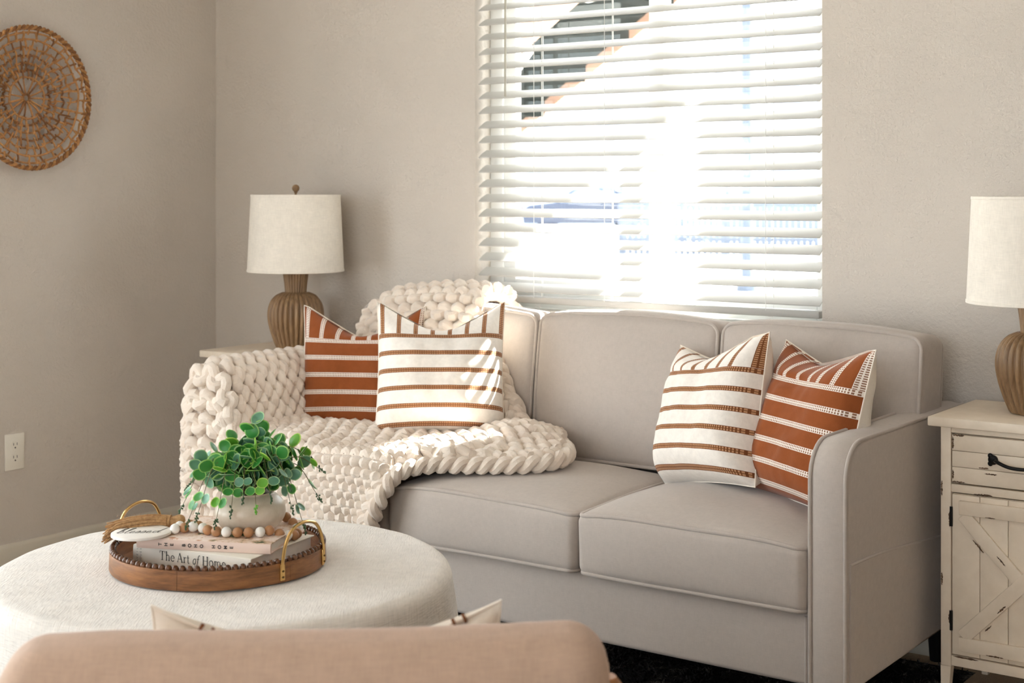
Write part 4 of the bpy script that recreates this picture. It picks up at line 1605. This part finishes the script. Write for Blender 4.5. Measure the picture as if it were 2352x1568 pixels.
pp = thing('potted_plant', 'bushy green eucalyptus plant in a rounded stoneware pot on the books', 'plant', tray_pt(0.057, 0.012, ZB + 0.0005), (0, 0, YAW))
prof = [(0.044, 0.0), (0.054, 0.004), (0.064, 0.018), (0.068, 0.033), (0.064, 0.050), (0.054, 0.062), (0.046, 0.068), (0.046, 0.071), (0.042, 0.070), (0.042, 0.062), (0.05, 0.05)]
P = catmull(prof, 44)


def dimple(i, a):
    return 1 + 0.012 * math.sin(3 * a + 0.8) + 0.008 * math.sin(7 * a + i * 0.05)


obj('pot', MB().lathe([tuple(p) for p in P], 56, rmod=dimple).mesh('pot', True, sharp=0), 'pot', pp)
obj('soil', MB().lathe([(0.0, 0.062), (0.02, 0.064), (0.043, 0.060)], 24, cap=False), 'soil', pp)


def leaf_mesh(name, mat, w=1.0):
    V, F, U = [], [], []
    rad = [0.0, 0.35, 0.7, 0.88, 1.0]
    n = 14
    for r in rad:
        for k in range(n):
            a = 2 * PI * k / n
            x = r * math.cos(a) * (0.5 * w)
            y = 0.5 + r * math.sin(a) * 0.5 * (1 - 0.1 * math.cos(2 * a))
            z = 0.10 * r * r + 0.05 * math.sin(a) * r
            V.append((x, y, z))
            U.append((r, k / n))
    for i in range(len(rad) - 1):
        for k in range(n):
            l = (k + 1) % n
            F.append((i * n + k, i * n + l, (i + 1) * n + l, (i + 1) * n + k))
    nv = len(V)
    V2 = V + [(x, y, z - 0.022) for x, y, z in V]
    F2 = F + [tuple(i + nv for i in q[::-1]) for q in F]
    top = (len(rad) - 1) * n
    F2 += [(top + k, top + nv + k, top + nv + (k + 1) % n, top + (k + 1) % n) for k in range(n)]
    mm_ = MB()
    mm_.add(V2, F2)
    me = mm_.mesh(name, True, sharp=60)
    uvl = me.uv_layers.new(name='UVMap')
    dat = np.array([U[l.vertex_index % nv] for l in me.loops], dtype=np.float32)
    uvl.data.foreach_set('uv', dat.ravel())
    me.materials.append(MAT[mat])
    return me


LEAVES = [leaf_mesh('leaf', 'leaf_a', 1.08), leaf_mesh('leaf', 'leaf_a', 1.0), leaf_mesh('leaf', 'leaf_b', 1.05), leaf_mesh('leaf', 'leaf_b', 0.95), leaf_mesh('leaf', 'leaf_c', 1.0)]
RP = random.Random(21)
nleaf = 0
stems = []
#        azimuth (deg, 0 = to the right, 90 = away), reach, height, droop
stems_def = [(0, .130, .055, .0), (8, .128, .030, .03), (-14, .110, .012, .06), (-30, .10, .045, .05), (20, .11, .07, .0), (45, .085, .07, 0), (70, .06, .075, 0), (90, .04, .07, 0), (105, .07, .065, .0),
             (130, .08, .065, 0), (160, .10, .06, .0), (178, .115, .045, .02), (192, .125, .03, .04), (205, .118, .015, .05), (222, .112, .035, .05), (240, .095, .03, .055), (255, .08, .045, .05),
             (270, .070, .055, .035), (288, .08, .045, .045), (305, .088, .055, .035), (325, .10, .06, .02), (30, .05, .085, 0), (70, .022, .115, 0), (150, .05, .085, 0), (200, .055, .07, 0), (260, .045, .07, 0), (300, .045, .075, 0), (345, .07, .08, 0)]
for si, (az, reach, hgt, droop) in enumerate(stems_def):
    a = math.radians(az)
    r0 = RP.uniform(0.004, 0.026)
    p0 = np.array([r0 * math.cos(a), r0 * math.sin(a), 0.058])
    p3 = np.array([reach * math.cos(a), reach * math.sin(a), 0.062 + hgt - droop])
    apex = 0.062 + hgt + 0.02 + 0.3 * droop
    p1 = p0 * 0.8 + np.array([0.25 * reach * math.cos(a), 0.25 * reach * math.sin(a), 0.0])
    p1[2] = 0.062 + 0.62 * (apex - 0.062)
    p2 = np.array([0.68 * reach * math.cos(a), 0.68 * reach * math.sin(a), apex])
    path = catmull([p0, p1, p2, p3], 22)
    obj('stem', MB().tube(path, np.linspace(0.0013, 0.0006, 22), 5), 'stem', pp)
    npair = 5
    for k in range(npair):
        f = 0.22 + 0.70 * k / (npair - 1)
        i = int(f * 21)
        p = path[i]
        T = path[min(i + 1, 21)] - path[max(i - 1, 0)]
        T /= np.linalg.norm(T)
        sz = (0.039 - 0.017 * (f - 0.3) / 0.6) * RP.uniform(0.85, 1.12)
        s1 = np.cross(T, [0, 0, 1])
        s1 /= max(np.linalg.norm(s1), 1e-6)
        s2 = np.cross(s1, T)
        rot = (k % 2) * PI / 2 + RP.uniform(-0.5, 0.5)
        for sg in (0, PI):
            d = s1 * math.cos(rot + sg) + s2 * math.sin(rot + sg)
            rad_ = np.array([p[0], p[1], 0.0])
            rad_ /= max(np.linalg.norm(rad_), 1e-6)
            yv = d * 0.85 + T * 0.35 + np.array([0, 0, 0.10])
            yv /= np.linalg.norm(yv)
            zv = rad_ * 0.75 + np.array([RP.uniform(-.35, .35), RP.uniform(-.35, .35), 0.45 + RP.uniform(-.2, .35)])
            zv = zv - yv * np.dot(zv, yv)
            zv /= np.linalg.norm(zv)
            xv = np.cross(yv, zv)
            o = obj('leaf', RP.choice(LEAVES if f > 0.5 else LEAVES[:4]), None, pp)
            M = Matrix(((xv[0], yv[0], zv[0], p[0]), (xv[1], yv[1], zv[1], p[1]), (xv[2], yv[2], zv[2], p[2]), (0, 0, 0, 1))) @ Matrix.Scale(sz, 4)
            o.matrix_local = M
            nleaf += 1
    # sprig of small buds at the tip
    tip = path[-1]
    T = path[-1] - path[-3]
    T /= np.linalg.norm(T)
    m = MB()
    m.tube([tip, tip + T * 0.02], 0.0006, 4)
    for k in range(11):
        q = tip + T * (0.002 + 0.0018 * k) + np.array([RP.uniform(-1, 1), RP.uniform(-1, 1), RP.uniform(-1, 1)]) * 0.0042 * (1 - k / 16)
        m.tube([tip + T * 0.0016 * k, q], 0.0004, 3)
        m.sphere(q, 0.0016, 6, 4, (1, 1, 1.4))
    obj('bud_sprig', m, RP.choice(('bud', 'bud', 'leaf_c')), pp)

# ------------------------------------------------------------------ bead garland with tag and tassel
ga = thing('bead_garland', 'garland of white and brown wooden beads with jute tassel around the plant pot', 'garland', tray_pt(0.0, 0.0, ZB), (0, 0, YAW))
BD = 0.0098
# paths in tray axes (x across, y away), height above the top book
main = [(-0.072, -0.016, 0), (-0.056, -0.006, 0), (-0.040, -0.010, 0), (-0.026, -0.030, 0), (-0.008, -0.052, 0), (0.014, -0.062, 0), (0.040, -0.067, 0), (0.066, -0.068, 0), (0.090, -0.066, 0), (0.106, -0.052, 0), (0.126, -0.040, -0.010), (0.146, -0.010, -0.019), (0.148, 0.020, -0.019), (0.138, 0.044, -0.010), (0.120, 0.062, 0.0)]
second = [(-0.076, -0.038, 0), (-0.060, -0.030, 0), (-0.044, -0.028, 0.002)]
white = MB().sphere((0, 0, 0), BD, 16, 12).mesh('bead')
white.materials.append(MAT['bead_white'])
brown = MB().sphere((0, 0, 0), BD, 16, 12).mesh('bead')
brown.materials.append(MAT['bead_brown'])
path, L = resample(main, 400)
nb = int(L / (2 * BD * 0.99))
for k in range(nb):
    p = path[int(k * 399 / (nb - 1))]
    obj('bead', white if k % 3 == 0 else brown, None, ga, (p[0], p[1], BD + p[2]), (RP.uniform(0, 3), RP.uniform(0, 3), 0))
for k, p in enumerate(second):
    obj('bead', (white, brown, white)[k], None, ga, (p[0], p[1], BD + p[2]))
obj('cord', MB().tube([(p[0], p[1], BD + p[2]) for p in path[::8]], 0.0012, 5), 'jute', ga)
# painted wooden tag
tg = MB().lathe([(0.0, 0.0), (0.054, 0.0), (0.056, 0.001), (0.056, 0.0055), (0.054, 0.0066), (0.0, 0.0066)], 64, cap=False)
to = obj('wooden_tag', tg, 'bead_white', ga, (-0.137, -0.050, 0.0012), (0.0, math.radians(-1.0), 0))
SCR = [  # joined-up hand: b l e s s e d
    [(0, .1), (.12, .5), (.2, 1.15), (.12, 1.3), (.06, 1.0), (.08, .15), (.2, 0), (.34, .25), (.24, .45), (.34, .42)],
    [(.34, .42), (.52, .5), (.66, 1.15), (.58, 1.3), (.5, 1.0), (.54, .12), (.68, 0), (.8, .15)],
    [(.8, .15), (.98, .3), (.95, .5), (.84, .4), (.86, .08), (1.0, 0), (1.16, .15)],
    [(1.16, .15), (1.28, .52), (1.38, .3), (1.36, .02), (1.22, .04), (1.5, .15)],
    [(1.5, .15), (1.62, .52), (1.72, .3), (1.7, .02), (1.56, .04), (1.84, .15)],
    [(1.84, .15), (2.02, .3), (1.99, .5), (1.88, .4), (1.9, .08), (2.04, 0), (2.2, .15)],
    [(2.52, .4), (2.36, .5), (2.26, .25), (2.36, 0), (2.5, .2), (2.68, 1.3), (2.58, .4), (2.62, .04), (2.78, .15)],
]
m = MB()
for st_ in SCR:
    pts = catmull(st_, 28)
    dy = np.abs(np.gradient(pts[:, 1])) / (np.linalg.norm(np.gradient(pts, axis=0), axis=1) + 1e-9)
    pts2 = np.stack([(pts[:, 0] + 0.25 * pts[:, 1] - 1.5) * 0.030, (pts[:, 1] - 0.45) * 0.033], 1)
    ribbon(m, pts2, 0.0006 + 0.0015 * dy, 0.0069)
obj('script_lettering', m.mesh('script_lettering', False), 'ink', to)
obj('tag_loop', MB().tube(catmull([(-0.084, -0.042, 0.006), (-0.080, -0.040, 0.012), (-0.072, -0.038, 0.010), (-0.078, -0.030, 0.006)], 16), 0.0024, 6), 'jute', ga)
# jute tassel lying over the tray rim
ts = obj('tassel_head', MB().tube(catmull([(-0.070, 0.016, 0.010), (-0.080, 0.016, 0.0145), (-0.092, 0.014, 0.0135), (-0.106, 0.012, 0.012)], 14), [0.004, 0.007, 0.0095, 0.0105, 0.011, 0.0105, 0.0095, 0.009, 0.009, 0.009, 0.009, 0.009, 0.009, 0.009], 12), 'jute', ga)
wr = []
for k in range(60):
    a = 2 * PI * 5 * k / 59
    wr.append((-0.096 - 0.008 * k / 59, 0.0135 + 0.0106 * math.cos(a), 0.013 + 0.0106 * math.sin(a)))
obj('tassel_wrap', MB().tube(wr, 0.0011, 5), 'jute', ts)
m = MB()
for k in range(80):
    a, rr = RP.uniform(0, 2 * PI), 0.0115 * math.sqrt(RP.random())
    sy, sz = rr * math.cos(a), rr * math.sin(a)
    spread = RP.uniform(1.5, 2.3)
    e = RP.uniform(-0.006, 0.006)
    pts = [(-0.102, 0.012 + sy, 0.012 + sz), (-0.13, 0.008 + sy * 1.2, 0.0145 + sz), (-0.165, 0.0 + sy * 1.6, 0.011 + sz * 1.1), (-0.192, -0.008 + sy * spread, 0.004 + sz * 1.3)]
    if k % 3 == 0:
        pts.append((-0.212 + e, -0.02 + sy * spread, -0.010 + sz))
    else:
        pts.append((-0.209 + e, -0.012 + sy * spread, -0.001 + sz * 1.4))
    m.tube(catmull(pts, 12), RP.uniform(0.0011, 0.0019), 5)
for k in range(40):
    x = RP.uniform(-0.2, -0.08)
    b0 = (x, 0.012 + 0.1 * (x + 0.1), 0.022)
    m.tube([b0, (x + RP.uniform(-.006, .006), b0[1] + RP.uniform(-.004, .004), 0.022 + RP.uniform(0.002, 0.009))], 0.00025, 3)
p = obj('tassel_strands', m, 'jute', ts)
p['kind'] = 'stuff'

# ------------------------------------------------------------------ armchair in front, seen from behind
CH = thing('armchair', 'beige linen armchair with wooden frame seen from behind', 'chair', (2.79, -2.475, -0.010), (0, 0, math.radians(38.5)))
# local: x across, y forward (towards the sofa), back at y = 0
def ch_box(name, c, half, r, mat='chair', nseg=5, n=8, rotx=0.0, par=None, fn=None):
    V, F = rounded_box(half, r, nseg, n)
    if fn is not None:
        V = fn(V)
    if rotx:
        c_, s_ = math.cos(rotx), math.sin(rotx)
        V = np.stack([V[:, 0], V[:, 1] * c_ - V[:, 2] * s_, V[:, 1] * s_ + V[:, 2] * c_], 1)
    m_ = MB()
    m_.add(V + np.array(c), F)
    return obj(name, m_.mesh(name, True, sharp=60), mat, par or CH)


def backshape(V):
    W = V.copy()
    W[:, 1] -= 0.018 * (1 - (V[:, 0] / 0.345) ** 2)
    W[:, 2] -= 0.012 * np.clip((-V[:, 0] - 0.18) / 0.16, 0, 1) ** 2 * (V[:, 2] > 0)
    return W


ch_box('backrest', (0, 0.02, 0.505), (0.352, 0.062, 0.198), 0.052, rotx=math.radians(10), fn=backshape)
ch_box('back_seam', (0, -0.079, 0.640), (0.332, 0.005, 0.003), 0.0028, 'sofa_seam', 2, 4)
ch_box('seat_cushion', (0, 0.36, 0.385), (0.30, 0.30, 0.07), 0.04)
ch_box('seat_rail', (0, 0.34, 0.295), (0.325, 0.315, 0.02), 0.008, 'chairwood')
for sx in (-1, 1):
    x = sx * 0.352
    obj('arm', MB().tube(catmull([(x, 0.05, 0.470), (x, 0.10, 0.468), (x, 0.30, 0.452), (x, 0.52, 0.440), (x, 0.60, 0.430)], 24), 0.019, 10), 'chairwood', CH)
    obj('front_leg', MB().tube([(x * 0.96, 0.60, 0.032), (x, 0.55, 0.435)], [0.012, 0.019], 10), 'chairwood', CH)
    obj('rear_leg', MB().tube([(x * 0.97, -0.02, 0.032), (x, 0.09, 0.30), (x + sx * 0.006, 0.07, 0.56), (x + sx * 0.008, 0.065, 0.607), (x + sx * 0.008, 0.064, 0.616)], [0.012, 0.019, 0.019, 0.017, 0.010], 12), 'chairwood', CH)
ca = math.radians(38.5)
cr = (math.cos(ca), math.sin(ca), 0)
cf = (-math.sin(ca), math.cos(ca))
pc_ = (2.79 + 0.012 * cr[0] + cf[0] * 0.185, -2.475 + 0.012 * cr[1] + cf[1] * 0.185)
cp = make_pillow('throw_pillow', 'cream pillow with brown stripes sitting in the beige armchair', (pc_[0], pc_[1], 0.484), (-cr[0], -cr[1], 0), (cf[0] * -0.20, cf[1] * -0.20, 1.0), 0.44, 0.40, 0.14, 'pillow_white', 0.07, 0.5, 0.45, 8, None)
sm = [c for c in cp.children if c.name.startswith('seam')][0]
ev = np.array([tuple(v_.co) for v_ in sm.data.vertices]).reshape(-1, 6, 3).mean(1)
tops = ev[48:73]
for u_ in (0.14, 0.17, 0.29, 0.32, 0.43, 0.46, 0.58, 0.61, 0.72, 0.75, 0.86, 0.89):
    i_ = u_ * 24
    k_ = int(i_)
    q0 = tops[k_] * (1 - i_ + k_) + tops[k_ + 1] * (i_ - k_)
    q1 = tops[k_] * (1 - i_ + k_ - 0.2) + tops[k_ + 1] * (i_ - k_ + 0.2)
    obj('stripe_end', MB().tube([q0, q1], 0.0062, 8), wood_brown, cp)
